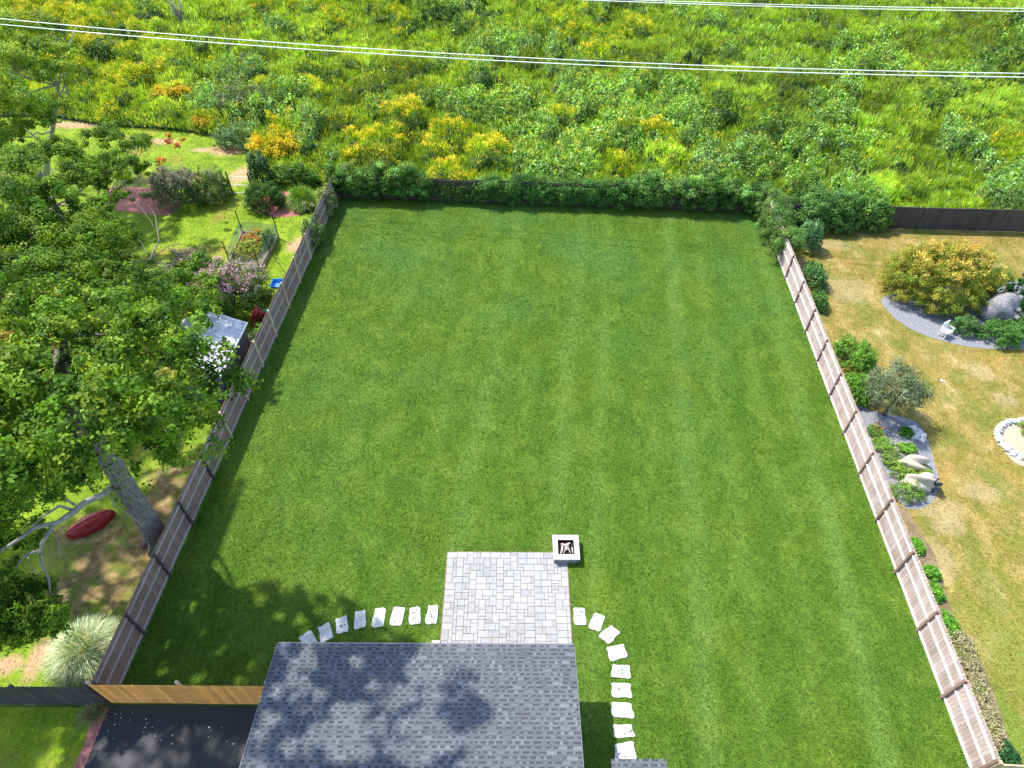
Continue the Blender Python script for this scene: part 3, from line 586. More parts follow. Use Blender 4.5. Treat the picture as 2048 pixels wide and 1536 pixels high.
# where each kind gathers in the field: photo x, y, spread, kind
spots = [(60, 60, 90, 'gold'), (230, 170, 80, 'gold'), (150, 210, 80, 'gold'), (320, 130, 70, 'lime'), (300, 220, 60, 'lime'), (120, 10, 90, 'gold'), (420, 60, 80, 'grass'), (240, 80, 50, 'gold'), (470, 190, 60, 'blue'), (400, 120, 60, 'dark'), (470, 250, 40, 'blue'),
 (700, 60, 60, 'gold'), (770, 60, 45, 'gold'), (690, 90, 80, 'lime'), (880, 30, 70, 'dark'), (960, 30, 50, 'vine'), (560, 290, 40, 'gold'), (600, 120, 90, 'grass'), (560, 210, 70, 'vine'), (700, 200, 60, 'olive'), (720, 290, 70, 'gold'), (850, 290, 80, 'gold'), (930, 330, 60, 'gold'), (760, 340, 50, 'olive'), (640, 240, 50, 'blue'), (660, 300, 50, 'blue'), (880, 150, 90, 'grass'), (820, 170, 60, 'olive'), (980, 130, 80, 'vine'), (1030, 140, 60, 'blue'), (1100, 170, 80, 'blue'), (950, 220, 90, 'vine'),
 (1050, 260, 110, 'vine'), (1200, 210, 100, 'vine'), (1130, 320, 90, 'vine'), (1140, 60, 50, 'gold'), (1190, 105, 40, 'gold'), (1270, 60, 45, 'gold'), (1270, 105, 45, 'lime'), (1230, 130, 40, 'gold'), (1000, 40, 80, 'grass'), (1110, 240, 30, 'gold'), (1290, 310, 60, 'gold'), (1230, 340, 50, 'gold'), (1350, 330, 50, 'lime'), (1000, 300, 40, 'gold'), (900, 345, 60, 'gold'),
 (1400, 60, 110, 'grass'), (1450, 100, 60, 'olive'), (1440, 170, 100, 'lime'), (1330, 210, 80, 'vine'), (1530, 130, 100, 'grass'), (1650, 60, 110, 'grass'), (1600, 210, 70, 'olive'), (1700, 140, 110, 'vine'), (1800, 40, 100, 'grass'), (1900, 30, 70, 'lime'), (1950, 80, 60, 'olive'), (1990, 130, 60, 'dark'), (1850, 100, 70, 'olive'), (1900, 200, 100, 'lime'), (1990, 260, 90, 'lime'), (2030, 320, 60, 'gold'), (1640, 230, 70, 'vine'), (1750, 230, 60, 'olive'), (1480, 270, 60, 'dark'), (1540, 290, 40, 'dark'),
 (1430, 310, 60, 'blue'), (1650, 290, 90, 'vine'), (1530, 350, 90, 'vine'), (1700, 330, 70, 'vine'), (1800, 270, 80, 'grass'), (1850, 310, 70, 'blue'), (1780, 350, 60, 'lime'), (1950, 360, 70, 'blue'), (1850, 370, 60, 'lime'), (1750, 405, 30, 'gold'), (1820, 415, 50, 'lime'), (1950, 410, 60, 'lime'), (2040, 400, 60, 'blue'), (1900, 385, 50, 'vine'), (1650, 360, 60, 'vine'), (1980, 300, 50, 'lime')]
nm_ = 2300
mx = rng.uniform(-95, 95, nm_*3); my = rng.uniform(36, 106, nm_*3); k = in_mead(mx, my); mx, my = mx[k][:nm_], my[k][:nm_]; nm_ = len(mx)
mu, mv = project(np.stack([mx, my, mx*0+.5], 1)); sid = np.zeros(nm_, int)
default = {0: ['gold', 'grass', 'dark', 'olive', 'lime', 'blue'], 1: ['grass', 'vine', 'gold', 'olive', 'dark', 'blue', 'vine'], 2: ['grass', 'lime', 'vine', 'blue', 'vine', 'vine', 'dark']}
for i in range(nm_):
    d = [((mu[i]-a)**2+((mv[i]-b_)*1.3)**2)/(c*c) for a, b_, c, _ in spots]; j = int(np.argmin(d))
    if d[j] < 1.5 and rng.random() < .88: sid[i] = names.index(spots[j][3])
    else: sid[i] = names.index(random.choice(default[0 if mu[i] < 600 else 1 if mu[i] < 1350 else 2]))
mr = np.array([rng.uniform(*SP[names[s]]['r']) for s in sid])*.80; mh = np.array([rng.uniform(*SP[names[s]]['h']) for s in sid])
mshade = rng.uniform(.82, 1.2, nm_)
GX, GY, GS = -100, 36, .125; gx = np.arange(GX, 100, GS); gy = np.arange(GY, 108, GS); HX, HY = np.meshgrid(gx, gy, indexing='ij')
H = np.zeros_like(HX); ID = np.full(HX.shape, -1)
WX = .45*np.sin(HX*1.9+2*np.sin(HY*1.1))+.28*np.sin(HY*4.1+HX*2.7); WY = .45*np.sin(HY*1.7+2*np.sin(HX*1.3))+.28*np.sin(HX*3.7-HY*3.1)
for i in range(nm_):
    r = mr[i]; i0 = max(0, int((mx[i]-r*1.1-GX)/GS)); i1 = min(len(gx), int((mx[i]+r*1.1-GX)/GS)+2); j0 = max(0, int((my[i]-r-GY)/GS)); j1 = min(len(gy), int((my[i]+r-GY)/GS)+2)
    if i1 <= i0 or j1 <= j0: continue
    dx = HX[i0:i1, j0:j1]-mx[i]+WX[i0:i1, j0:j1]; dy = HY[i0:i1, j0:j1]-my[i]+WY[i0:i1, j0:j1]; q = 1-(dx*dx+dy*dy*1.3)/(r*r); hh = np.where(q > 0, .35+mh[i]*np.sqrt(np.maximum(q, 0)), 0)
    s = hh > H[i0:i1, j0:j1]; H[i0:i1, j0:j1][s] = hh[s]; ID[i0:i1, j0:j1][s] = i
# sprays and tufts on the mounds
lx_, ly_ = rng.uniform(-85, 85, 42000), rng.uniform(37, 104, 42000); lr_ = rng.uniform(.22, .62, 42000); lh_ = rng.uniform(.12, .50, 42000); D = np.zeros_like(H)
kk = np.abs(lx_) < 24+ly_*.85
for X_, Y_, r, hq in zip(lx_[kk], ly_[kk], lr_[kk], lh_[kk]):
    i0 = int((X_-r-GX)/GS)+1; i1 = int((X_+r-GX)/GS)+1; j0 = int((Y_-r-GY)/GS)+1; j1 = int((Y_+r-GY)/GS)+1
    if i0 < 0 or j0 < 0 or i1 > len(gx) or j1 > len(gy): continue
    dx = gx[i0:i1, None]-X_; dy = gy[None, j0:j1]-Y_; qq = 1-(dx*dx+dy*dy)/(r*r); np.maximum(D[i0:i1, j0:j1], np.where(qq > 0, hq*np.sqrt(np.maximum(qq, 0)), 0), out=D[i0:i1, j0:j1])
H = H*1.05+D*1.65
base = .45+.25*np.sin(HX*.13+1)*np.cos(HY*.17); H = np.maximum(H, .25)+base*.35
inside = in_mead(HX.ravel(), HY.ravel()).reshape(HX.shape)
# keep the canopy low at the very edge of the field
bp = np.array(px((-300, 232), (-40, 232), (110, 236), (200, 252), (300, 258), (420, 270), (470, 288), (512, 318), (540, 350), (600, 366), (650, 372))+[(-12.9, 42.3), (17.3, 40.7), (17.6, 38.9), (60, 37.7)]); bp = bp[np.argsort(bp[:, 0])]
yedge = np.interp(HX, bp[:, 0], bp[:, 1]); H = np.minimum(H, .40+np.maximum(HY-yedge, 0)*1.1)
sx = ((HX[:-1, :-1] > -96))
ii = np.arange(HX.size).reshape(HX.shape); ins = inside[:-1, :-1] & inside[1:, :-1] & inside[:-1, 1:] & inside[1:, 1:]
q4 = np.stack([ii[:-1, :-1], ii[1:, :-1], ii[1:, 1:], ii[:-1, 1:]], -1)[ins]
me = bpy.data.meshes.new('meadow_ground'); me.vertices.add(HX.size); me.vertices.foreach_set('co', np.stack([HX, HY, H*.62-.15], -1).astype(np.float32).ravel())
me.loops.add(q4.size); me.loops.foreach_set('vertex_index', q4.astype(np.int32).ravel()); me.polygons.add(len(q4)); me.polygons.foreach_set('loop_start', np.arange(0, q4.size, 4, dtype=np.int32)); me.update(calc_edges=True)
tag(link('meadow_ground', me, M['soil']), kind='structure')
def sample(n, bias=1.0):
    """points of the field, denser where the camera stands nearer"""
    t = rng.random(n*2); y = 37+(100-37)*t**bias; x = rng.uniform(-1, 1, n*2)*(22+y*.83)
    k = in_mead(x, y); x, y = x[k][:n], y[k][:n]; i = ((x-GX)/GS).astype(int).clip(0, len(gx)-2); j = ((y-GY)/GS).astype(int).clip(0, len(gy)-2)
    fx = (x-GX)/GS-i; fy = (y-GY)/GS-j; h = (H[i, j]*(1-fx)+H[i+1, j]*fx)*(1-fy)+(H[i, j+1]*(1-fx)+H[i+1, j+1]*fx)*fy
    n_ = unit(np.stack([-(H[i+1, j]-H[i, j])/GS, -(H[i, j+1]-H[i, j])/GS, np.full(len(x), 1.0)], 1))
    return x, y, h, n_, ID[i, j]
def zone(x, y, f=.35, ph=0): return np.sin(x*f+np.sin(y*f*.8+ph)*2+ph)*np.cos(y*f*1.3+np.sin(x*f*.7)*1.7)
x, y, h, nn, idd = sample(560000, 1.25)
sp = np.where(idd >= 0, sid[idd], 0); shade = np.where(idd >= 0, mshade[idd], .9)
mixd = rng.random(len(x)) < .16+.2*(zone(x, y, 2.3, 4) > .3); sp = np.where(mixd, rng.choice([0, 1, 1, 1, 2, 4, 5, 6], len(x)), sp)
P = np.stack([x, y, h], 1); col = np.zeros((len(x), 3))
for s, nme in enumerate(names):
    k = sp == s; col[k] = pick(SP[nme]['pal'], int(k.sum()), .16)*np.array([.84, .97, .95])
patch = (1+.20*zone(x, y, .5)+.20*zone(x, y, 1.7, 2)+.16*zone(x, y, 4.1, 5))[:, None]; col *= shade[:, None]*patch
leafy = np.isin(sp, [names.index(q) for q in ('vine', 'blue', 'dark')])
k = leafy; slope = np.hypot(nn[:, 0], nn[:, 1]); steep = k & (slope > .55); P = np.concatenate([P, P[steep]]); nn = np.concatenate([nn, nn[steep]]); col = np.concatenate([col, col[steep]]); sp = np.concatenate([sp, sp[steep]]); leafy = np.concatenate([leafy, leafy[steep]]); slope = np.concatenate([slope, slope[steep]]); k = leafy
m = int(k.sum()); Pk = P[k]+np.stack([rng.normal(size=m)*.06, rng.normal(size=m)*.06, rng.uniform(-.22-.5*slope[k], .06, m)], 1)
sz = .155*(.55+.9*rng.random(m))*(1+.35*(Pk[:, 1]-40)/60)
tag(npmesh('meadow_vines', leaf_verts(Pk, nn[k]*1.0+rng.normal(size=(m, 3))*.5+np.array([0, -.1, .3]), sz, .7), 4, col[k].clip(0, 1), M['leaf']), 'broad leafy vines and brambles in rounded mounds over the field', 'vines', kind='stuff')
# upright stalks: grass, goldenrod stems, tall weeds
k = ~leafy; rep = 2; m = int(k.sum())*rep; Pk = np.repeat(P[k], rep, 0); ck = np.repeat(col[k], rep, 0)*(1+rng.normal(size=(m, 1))*.12); spk = np.repeat(sp[k], rep); nk = np.repeat(nn[k], rep, 0)
Pk[:, :2] += rng.normal(size=(m, 2))*.10
hh = rng.uniform(.10, .36, m)*np.where(spk == names.index('grass'), 1.15, .9); a = rng.random(m)*3.1416; wd = rng.uniform(.012, .032, m)*(1+.5*(Pk[:, 1]-40)/60)
ln = np.stack([.2*np.sin(Pk[:, 0]*.35)+rng.normal(size=m)*.45, rng.normal(size=m)*.45], 1)*hh[:, None]; b0 = Pk-np.array([0, 0, .16])
A = b0+np.stack([np.cos(a)*wd, np.sin(a)*wd, a*0], 1); B = b0-np.stack([np.cos(a)*wd, np.sin(a)*wd, a*0], 1)
T = b0+np.concatenate([ln+nk[:, :2]*hh[:, None]*.5, (hh+.15)[:, None]], 1); M1 = (A+B)/2*.35+T*.65; M2 = M1-np.stack([np.cos(a)*wd, np.sin(a)*wd, a*0], 1)*.9; M1 = M1+np.stack([np.cos(a)*wd, np.sin(a)*wd, a*0], 1)*.9
T1 = T+np.stack([np.cos(a)*wd, np.sin(a)*wd, a*0], 1)*.25
tag(npmesh('meadow_grass', np.stack([A, M1, T1, M2, B], 1), 5, ck.clip(0, 1), M['leaf']), 'tall yellow green grass and weeds covering the field', 'grass', kind='stuff')
# goldenrod heads: yellow plumes on the gold mounds and here and there
x, y, h, nn, idd = sample(210000, 1.2); sp = np.where(idd >= 0, sid[idd], 0); u_, v_ = project(np.stack([x, y, h], 1))
dens = np.where(sp == names.index('gold'), .85, np.where(sp == names.index('lime'), .14, np.where(sp == names.index('olive'), .10, .045))); dens = dens*(.12+.88*(zone(x, y, 1.4, 1) > -.05)); dens *= np.where(u_ > 1350, .35, 1)
k = rng.random(len(x)) < dens; x, y, h = x[k], y[k], h[k]; n0 = len(x); rep = 7
rep = 9
base_ = pick([(.80, .66, .02), (.86, .74, .04), (.76, .60, .02), (.78, .70, .06), (.80, .56, .02)], n0, .10)
Pk = np.repeat(np.stack([x, y, h+rng.uniform(.10, .34, n0)], 1), rep, 0)+rng.normal(size=(n0*rep, 3))*np.array([.12, .12, .07])
tag(npmesh('goldenrod', leaf_verts(Pk, rng.normal(size=(len(Pk), 3))+np.array([0, -.2, .9]), rng.uniform(.06, .13, len(Pk)), .55), 4, (np.repeat(base_, rep, 0)*(1+rng.normal(size=(len(Pk), 1))*.1)).clip(0, 1), M['petal']), 'patches of yellow goldenrod flowering through the field', 'wildflowers', kind='stuff')

# ================================================================ SHRUBS AND PLANTS
def shrub(name, label, cat, c, r, n, size, pal, nclump=9, group=None, mat='leaf', flowers=None, stems=5, sub=.42, cjit=.16, aspect=.62, fsize=.09, flat=1.0, core=True, z0=0.):
    """c: ground point, r: (rx, ry, height)"""
    o = empty(name, (c[0], c[1], z0), label, cat, group); cl = []; N_ = int(nclump*2.2)
    for k in range(N_):
        zz = (k+.5)/N_*.92; a = k*2.39996+rng.uniform(-.3, .3); rr = math.sqrt(1-zz*zz*.96)*rng.uniform(.66, .82); s = rng.uniform(.26, .38)
        cl.append((c[0]+math.cos(a)*rr*r[0], c[1]+math.sin(a)*rr*r[1], z0+r[2]*(.15+.56*zz**.8*rng.uniform(.92, 1.06))*flat, r[0]*s, r[1]*s, r[2]*s*.75))
    nr_ = max(5, nclump)
    for k in range(nr_):
        a = 6.283*(k+.5*rng.random())/nr_; cl.append((c[0]+math.cos(a)*r[0]*.80, c[1]+math.sin(a)*r[1]*.80, z0+r[2]*.17, r[0]*.27, r[1]*.27, r[2]*.20))
    cl.append((c[0], c[1], z0+r[2]*.42, r[0]*.66, r[1]*.66, r[2]*.40)); n = int(n*1.6)
    d = clump_leaves(cl, n, size, pal, sub=sub, nsub=16, cjit=cjit); put_leaves('foliage', d, o, mat, aspect, floor=z0+.03)
    m = MB()
    for k in range(stems):
        a = 6.283*k/stems+rng.uniform(-.3, .3); q = rng.uniform(.3, .6); m.tube([(c[0], c[1], z0), (c[0]+math.cos(a)*q*r[0]*.4, c[1]+math.sin(a)*q*r[1]*.4, z0+r[2]*.35), (c[0]+math.cos(a)*q*r[0], c[1]+math.sin(a)*q*r[1], z0+r[2]*.7)], [.035, .025, .008], 5)
    m.build('stem', M['stem'], o, True)
    if flowers:
        fpal, fn, frac = flowers; P, Nn, Cc, sz = d; idx = rng.choice(len(P), fn, p=(lambda w_: w_/w_.sum())(np.maximum(P[:, 2]-z0-r[2]*frac, .0)**1.3+1e-5))
        hd = P[idx]-np.array([c[0], c[1], z0]); pp = np.array([c[0], c[1], z0])+hd*1.06; rep = 9; Pk = np.repeat(pp, rep, 0)+rng.normal(size=(fn*rep, 3))*np.array([.07, .07, .08])*fsize/.09
        npmesh('blossom', leaf_verts(Pk, rng.normal(size=(len(Pk), 3))+np.array([0, -.2, .8]), np.full(len(Pk), fsize)*rng.uniform(.6, 1.3, len(Pk)), .8), 4, np.repeat(pick(fpal, fn, .12), rep, 0).clip(0, 1), M['petal'], o)
    return o
def grass_clump(name, label, c, r, h, n, pal, wd=.02, group=None, cat='ornamental grass'):
    """long arching blades from one crown"""
    o = empty(name, (c[0], c[1], 0), label, cat, group); a = rng.random(n)*6.283; q = rng.random(n)**.6; V = []; C = []
    cc = pick(pal, n, .15); a2 = rng.random(n)*6.283; q2 = rng.random(n)**.5*r*.38; ox, oy = np.cos(a2)*q2, np.sin(a2)*q2; a = np.where(rng.random(n) < .75, a2+rng.normal(size=n)*.7, a); hj = rng.uniform(.7, 1.15, n)
    for t0, t1 in ((0, .3), (.3, .6), (.6, .85), (.85, 1.)):
        def pt(t):
            rr = r*q*(t**1.3)*1.1; z = h*(1.05-.45*q)*(t*1.75-t*t*(.75+.75*q)); return np.stack([c[0]+ox+np.cos(a)*rr, c[1]+oy+np.sin(a)*rr, np.maximum(z*hj, .02)], 1)
        s = np.stack([-np.sin(a), np.cos(a), a*0], 1)
        w0, w1 = wd*(1-t0*.8), wd*(1-t1*.85); p0, p1 = pt(t0), pt(t1); V.append(np.stack([p0-s*w0, p0+s*w0, p1+s*w1, p1-s*w1], 1)); C.append(cc*(.9+.25*t1))
    npmesh('blades', np.concatenate(V), 4, np.concatenate(C).clip(0, 1), M['leaf'], o); return o
G_dark = [(.035, .095, .015), (.05, .125, .02), (.07, .16, .03)]; G_mid = [(.08, .19, .025), (.11, .24, .035), (.06, .15, .02)]
G_grey = [(.11, .16, .075), (.15, .205, .10), (.08, .12, .055), (.19, .24, .13)]; G_lime = [(.20, .34, .04), (.27, .40, .06), (.15, .28, .03)]
G_blue = [(.07, .15, .06), (.10, .20, .08), (.13, .24, .10)]
# far left and field shrubs that stand out on their own
fs = [
 ('feathery rounded green shrub in the upper left field below the wires', (212, 118), (1.9, 1.6, 2.6), 2600, .16, [(.10, .19, .05), (.14, .25, .07), (.08, .15, .04)]),
 ('tall grey green willowy bush above the left end of the field edge', (500, 225), (2.7, 2.2, 3.0), 5200, .15, G_grey+[(.16, .25, .10)]),
 ('low blue green bush in front of the grey green willowy bush', (478, 278), (2.1, 1.6, 1.8), 3200, .14, [(.08, .17, .06), (.12, .22, .09), (.17, .28, .12)]),
 ('small blue green bush right of the willowy bush', (622, 248), (1.4, 1.2, 1.5), 2000, .14, [(.10, .20, .10), (.14, .25, .13), (.18, .30, .15)]),
 ('dark round shrub behind the right end of the back fence', (1535, 305), (1.7, 1.4, 2.2), 2600, .17, G_dark+[(.06, .14, .03)]),
 ('grey green bush behind the right part of the vine hedge', (1440, 335), (1.9, 1.4, 2.0), 3000, .15, [(.09, .17, .06), (.13, .22, .08), (.17, .28, .11)]),
 ('dark shrub by the second wire in the upper left field', (265, 78), (1.8, 1.5, 2.2), 2000, .17, G_dark+G_blue),
 ('dark shrub at the top of the field between two yellow patches', (890, 45), (2.6, 1.8, 2.2), 2400, .19, G_dark+[(.07, .15, .03)]),
 ('green bush at the top of the field beside the dark one', (985, 50), (2.0, 1.7, 1.9), 2000, .18, [(.10, .22, .05), (.07, .16, .03)]),
 ('very dark shrub at the top right border of the photo', (2040, 55), (2.0, 1.6, 2.4), 1800, .2, G_dark)]
for lb, c, r, n, sz, pal in fs:
    q = at(*c, .4); shrub('shrub', lb, 'shrub', (q.x, q.y), r, n, sz, pal, group='shrubs standing out of the field', z0=.0)
q = at(352, 215); o = shrub('goldenrod_bush', 'domed goldenrod bush with orange yellow heads near the clearing', 'flowering bush', (q.x, q.y), (1.9, 1.4, 2.0), 3200, .13, [(.18, .24, .03), (.13, .19, .02)], flowers=([(.62, .44, .03), (.70, .56, .04)], 330, .55), fsize=.10)
q = at(414, 262); shrub('goldenrod_bush', 'smaller goldenrod bush at the upper edge of the clearing', 'flowering bush', (q.x, q.y), (1.0, .9, 1.3), 1500, .12, [(.18, .25, .03), (.24, .30, .03)], flowers=([(.60, .42, .02)], 130, .4), fsize=.10)
q = at(556, 316); shrub('goldenrod_bush', 'bright yellow goldenrod bush beside the dark vine covered column', 'flowering bush', (q.x, q.y), (2.2, 1.5, 1.9), 2600, .13, [(.26, .34, .03), (.20, .28, .03)], flowers=([(.74, .60, .03), (.70, .52, .02)], 600, .3), fsize=.12)
q = at(368, 60); o = empty('dead_shrub', (q.x, q.y, 0), 'bare grey dead shrub in the upper left field', 'dead shrub'); m = MB()
for k in range(60):
    a = rng.random()*6.28; l = rng.uniform(.5, 1.2); m.tube([(q.x, q.y, .3), (q.x+math.cos(a)*.25*l, q.y+math.sin(a)*.25*l, 1.5), (q.x+math.cos(a)*.85*l, q.y+math.sin(a)*.85*l, 1.6+1.6*rng.random())], [.05, .035, .012], 4)
m.build('twigs', M['palebark'], o)
# ---- neighbour's garden on the left
q = at(365, 404); shrub('shrub', 'large two tone grey pink flowering shrub on the red mulch', 'shrub', (q.x, q.y), (1.75, 1.6, 2.9), 9000, .10, G_grey+[(.19, .19, .15), (.10, .15, .06)], flowers=([(.36, .26, .28), (.42, .33, .33)], 200, .45), fsize=.07)
q = at(425, 396); shrub('shrub', 'rounded green shrub with cream flecks, joined to the grey pink one', 'shrub', (q.x, q.y), (1.5, 1.5, 2.5), 8000, .10, [(.11, .20, .04), (.15, .25, .06), (.08, .15, .03), (.30, .33, .14)], flowers=([(.40, .36, .22)], 110, .3), fsize=.06)
q = at(533, 412); shrub('clipped_shrub', 'clipped dark green round shrub on a red mulch bed', 'shrub', (q.x, q.y), (1.4, 1.35, 1.95), 8000, .09, G_dark+[(.055, .14, .02)])
q = at(528, 372); shrub('vine_column', 'dark vine covered column behind the clipped round shrub', 'climbing plant', (q.x, q.y), (.85, .8, 3.0), 3600, .12, G_dark+G_blue, nclump=6)
q = at(590, 368); shrub('vine_mound', 'low run of green vines between the dark column and the fence corner', 'climbing plant', (q.x, q.y), (2.0, .8, 1.7), 3200, .13, G_mid+[(.16, .30, .06)], nclump=8)
q = at(606, 408); grass_clump('ornamental_grass', 'bright green ornamental grass near the far left fence corner', (q.x, q.y), 1.15, 1.6, 1100, [(.11, .24, .025), (.16, .30, .03), (.08, .18, .02)], .022)
q = at(618, 420); shrub('perennial', 'cream flowering perennial beside the bright green ornamental grass', 'flowering plant', (q.x, q.y), (.5, .45, .7), 900, .07, [(.16, .24, .07)], flowers=([(.45, .42, .28)], 90, .2), fsize=.06, nclump=4)
q = at(600, 424); shrub('perennial', 'small pale leaved plant at the lower rim of the second mulch bed', 'flowering plant', (q.x, q.y), (.45, .4, .45), 700, .07, [(.24, .30, .12), (.32, .36, .18)], nclump=4)
q = at(298, 392); shrub('perennial', 'low grey green plant in the middle of the red mulch', 'flowering plant', (q.x, q.y), (.75, .35, .35), 700, .09, [(.16, .25, .11), (.22, .32, .15)], nclump=5)
q = Vector((LX(36.2)-.05, 36.2, 0)); shrub('fence_creeper', 'upper creeper spilling over the far end of the left fence', 'climbing plant', (q.x, q.y), (.75, .95, 2.35), 1900, .11, [(.14, .24, .06), (.10, .19, .04), (.19, .30, .09)], nclump=6)
q = Vector((LX(40.2)-.2, 40.0, 0)); shrub('fence_creeper', 'pale creeper at the corner of the left and back fences', 'climbing plant', (q.x, q.y), (.7, 1.0, 2.2), 1500, .11, [(.22, .30, .10), (.16, .25, .07), (.30, .36, .14)], nclump=6)
# raised vegetable bed with posts and netting
c4 = [at(487, 470), at(558, 476), at(522, 545), at(462, 530)]
rb = empty('raised_bed', (c4[0]+c4[2])/2, 'timber raised vegetable bed fenced with netting and tall black posts', 'raised bed')
for i in range(4):
    a, b2 = c4[i], c4[(i+1) % 4]; d = (b2-a).normalized(); nrm = Vector((-d.y, d.x, 0)); m = MB(); m.obox(a, d, nrm, (0, -.04, .012), ((b2-a).length-.06, .0, .34)); m.build('side_board', M['rail_l'], rb)
    m = MB(); m.add([a+Vector((0, 0, .345)), b2+Vector((0, 0, .345)), b2+Vector((0, 0, 1.05)), a+Vector((0, 0, 1.05))], [(0, 1, 2, 3)]); m.build('netting', M['net'], rb)
for p, hgt in ((c4[0], 1.9), (c4[1], 1.9), (c4[2], 1.75), (c4[3], 1.8), ((c4[1]+c4[2])/2, 1.5), (c4[3]*.8+c4[2]*.2, 1.1)):
    m = MB(); m.tube([p, p+Vector((0, 0, hgt))], .035, 7); m.build('post', M['metal'], rb)
m = MB(); ins = [c4[0].lerp(c4[2], .04), c4[1].lerp(c4[3], .04), c4[2].lerp(c4[0], .04), c4[3].lerp(c4[1], .04)]; m.add([(v.x, v.y, .26) for v in ins], [(3, 2, 1, 0)]); m.build('soil', M['dirt'], rb)
for lb, t, r, pal, fl in (('yellow green leafy vegetables at the front of the raised bed', (.45, .62), (.95, 1.0, .7), [(.26, .34, .05), (.36, .40, .08), (.18, .26, .04)], None), ('pale leafy vegetables at the back of the raised bed', (.55, .25), (1.0, .7, .6), [(.20, .29, .06), (.42, .36, .15), (.15, .24, .05)], ([(.55, .16, .03)], 40, .2)), ('green bean plants climbing the right net of the raised bed', (.88, .3), (.35, .8, 1.05), [(.09, .22, .06), (.13, .28, .08)], None)):
    p = c4[0].lerp(c4[1], t[0]).lerp(c4[3].lerp(c4[2], t[0]), t[1]); shrub('vegetable_plant', lb, 'vegetable plants', (p.x, p.y), r, 1300, .11, pal, nclump=6, flowers=fl, z0=.26, fsize=.1)
# butterfly bush with pink panicles
q = at(470, 612); shrub('butterfly_bush', 'tall bush with pinkish lilac flower heads beside the shed', 'flowering bush', (q.x, q.y), (2.35, 2.1, 3.0), 14000, .10, [(.09, .17, .03), (.13, .23, .04), (.06, .11, .02)], flowers=([(.50, .30, .40), (.56, .38, .46), (.42, .25, .36)], 420, .4), fsize=.09)
q = at(395, 560); shrub('butterfly_bush', 'pale pink flowering bush behind the maple leaves, left of the lilac one', 'flowering bush', (q.x, q.y), (1.5, 1.1, 2.4), 3600, .11, G_mid, flowers=([(.55, .38, .40), (.48, .32, .38)], 120, .5), fsize=.08)
q = at(523, 652); shrub('red_shrub', 'small dark red leaved shrub between lilac bush and fence', 'shrub', (q.x, q.y), (.55, .5, 1.5), 1300, .07, [(.16, .012, .03), (.24, .02, .045), (.07, .05, .02)], nclump=5)
q = at(532, 668); shrub('perennial', 'bright green plant between the shed corner and the fence', 'flowering plant', (q.x, q.y), (.6, .55, .9), 1300, .08, [(.10, .30, .03), (.16, .36, .05)], nclump=5)
q = at(515, 690); shrub('perennial', 'greyish plant at the shed corner by the fence', 'flowering plant', (q.x, q.y), (.7, .6, .8), 1300, .09, G_grey, nclump=5)
# garden clutter by the fence
q = at(533, 628, .4); tub = empty('garden_bucket', (q.x, q.y, 0), 'green plastic tub with a blue lid standing by the left fence', 'tub'); m = MB()
m.tube([(q.x, q.y, .01), (q.x, q.y, .25), (q.x, q.y, .5)], [.24, .29, .33], 14); m.build('body', M['green_p'], tub, True); m = MB(); m.tube([(q.x, q.y, .5), (q.x, q.y, .53), (q.x, q.y, .56)], [.345, .345, .28], 14); m.build('rim', M['green_p'], tub, True)
m = MB(); m.tube([(q.x+.16, q.y-.05, .55), (q.x+.16, q.y-.05, .63)], [.17, .15], 12); m.build('lid', M['blue_p'], tub, True)
q = at(556, 571, .4); wb = empty('wheelbarrow', (q.x, q.y, 0), 'blue wheelbarrow tray with black frame against the left fence', 'wheelbarrow'); m = MB()
o_ = [(q.x-.34, q.y-.42), (q.x+.28, q.y-.42), (q.x+.28, q.y+.4), (q.x-.34, q.y+.4)]; i_ = [(q.x-.22, q.y-.26), (q.x+.18, q.y-.26), (q.x+.18, q.y+.26), (q.x-.22, q.y+.26)]
m.add([(a, b2, .62) for a, b2 in o_]+[(a, b2, .34) for a, b2 in i_]+[(a, b2, .60) for a, b2 in [(x_*.93+q.x*.07, y_*.93+q.y*.07) for x_, y_ in o_]]+[(a, b2, .37) for a, b2 in i_], [(0, 4, 5, 1), (1, 5, 6, 2), (2, 6, 7, 3), (3, 7, 4, 0), (4, 7, 6, 5), (0, 1, 9, 8), (1, 2, 10, 9), (2, 3, 11, 10), (3, 0, 8, 11), (8, 9, 13, 12), (9, 10, 14, 13), (10, 11, 15, 14), (11, 8, 12, 15), (12, 13, 14, 15)]); m.build('tray', M['blue_p'], wb)
for sx_ in (-.2, .2): m = MB(); m.tube([(q.x+sx_*1.3, q.y-1.0, .66), (q.x+sx_, q.y-.4, .36), (q.x+sx_*.4, q.y+.62, .2)], .02, 6); m.build('handle', M['metal'], wb)
m = MB(); m.tube([(q.x-.04, q.y+.62, .2), (q.x+.04, q.y+.62, .2)], .2, 16); m.build('wheel', M['metal'], wb)
for sx_ in (-.2, .2): m = MB(); m.tube([(q.x+sx_, q.y-.3, .36), (q.x+sx_, q.y-.42, .01)], .018, 6); m.build('leg', M['metal'], wb)
# a leaning hoe over the grass beside the bed
a = at(577, 553, .05); b2 = at(540, 505, 1.25); m = MB(); hoe = empty('garden_hoe', a, 'long handled dark garden tool leaning between bed and fence', 'garden tool')
m.tube([a, b2], .022, 6); m.build('handle', M['metal'], hoe); m = MB(); m.box((a.x-.10, a.y-.08, .02), (a.x+.12, a.y+.03, .07)); m.build('blade', M['metal'], hoe)
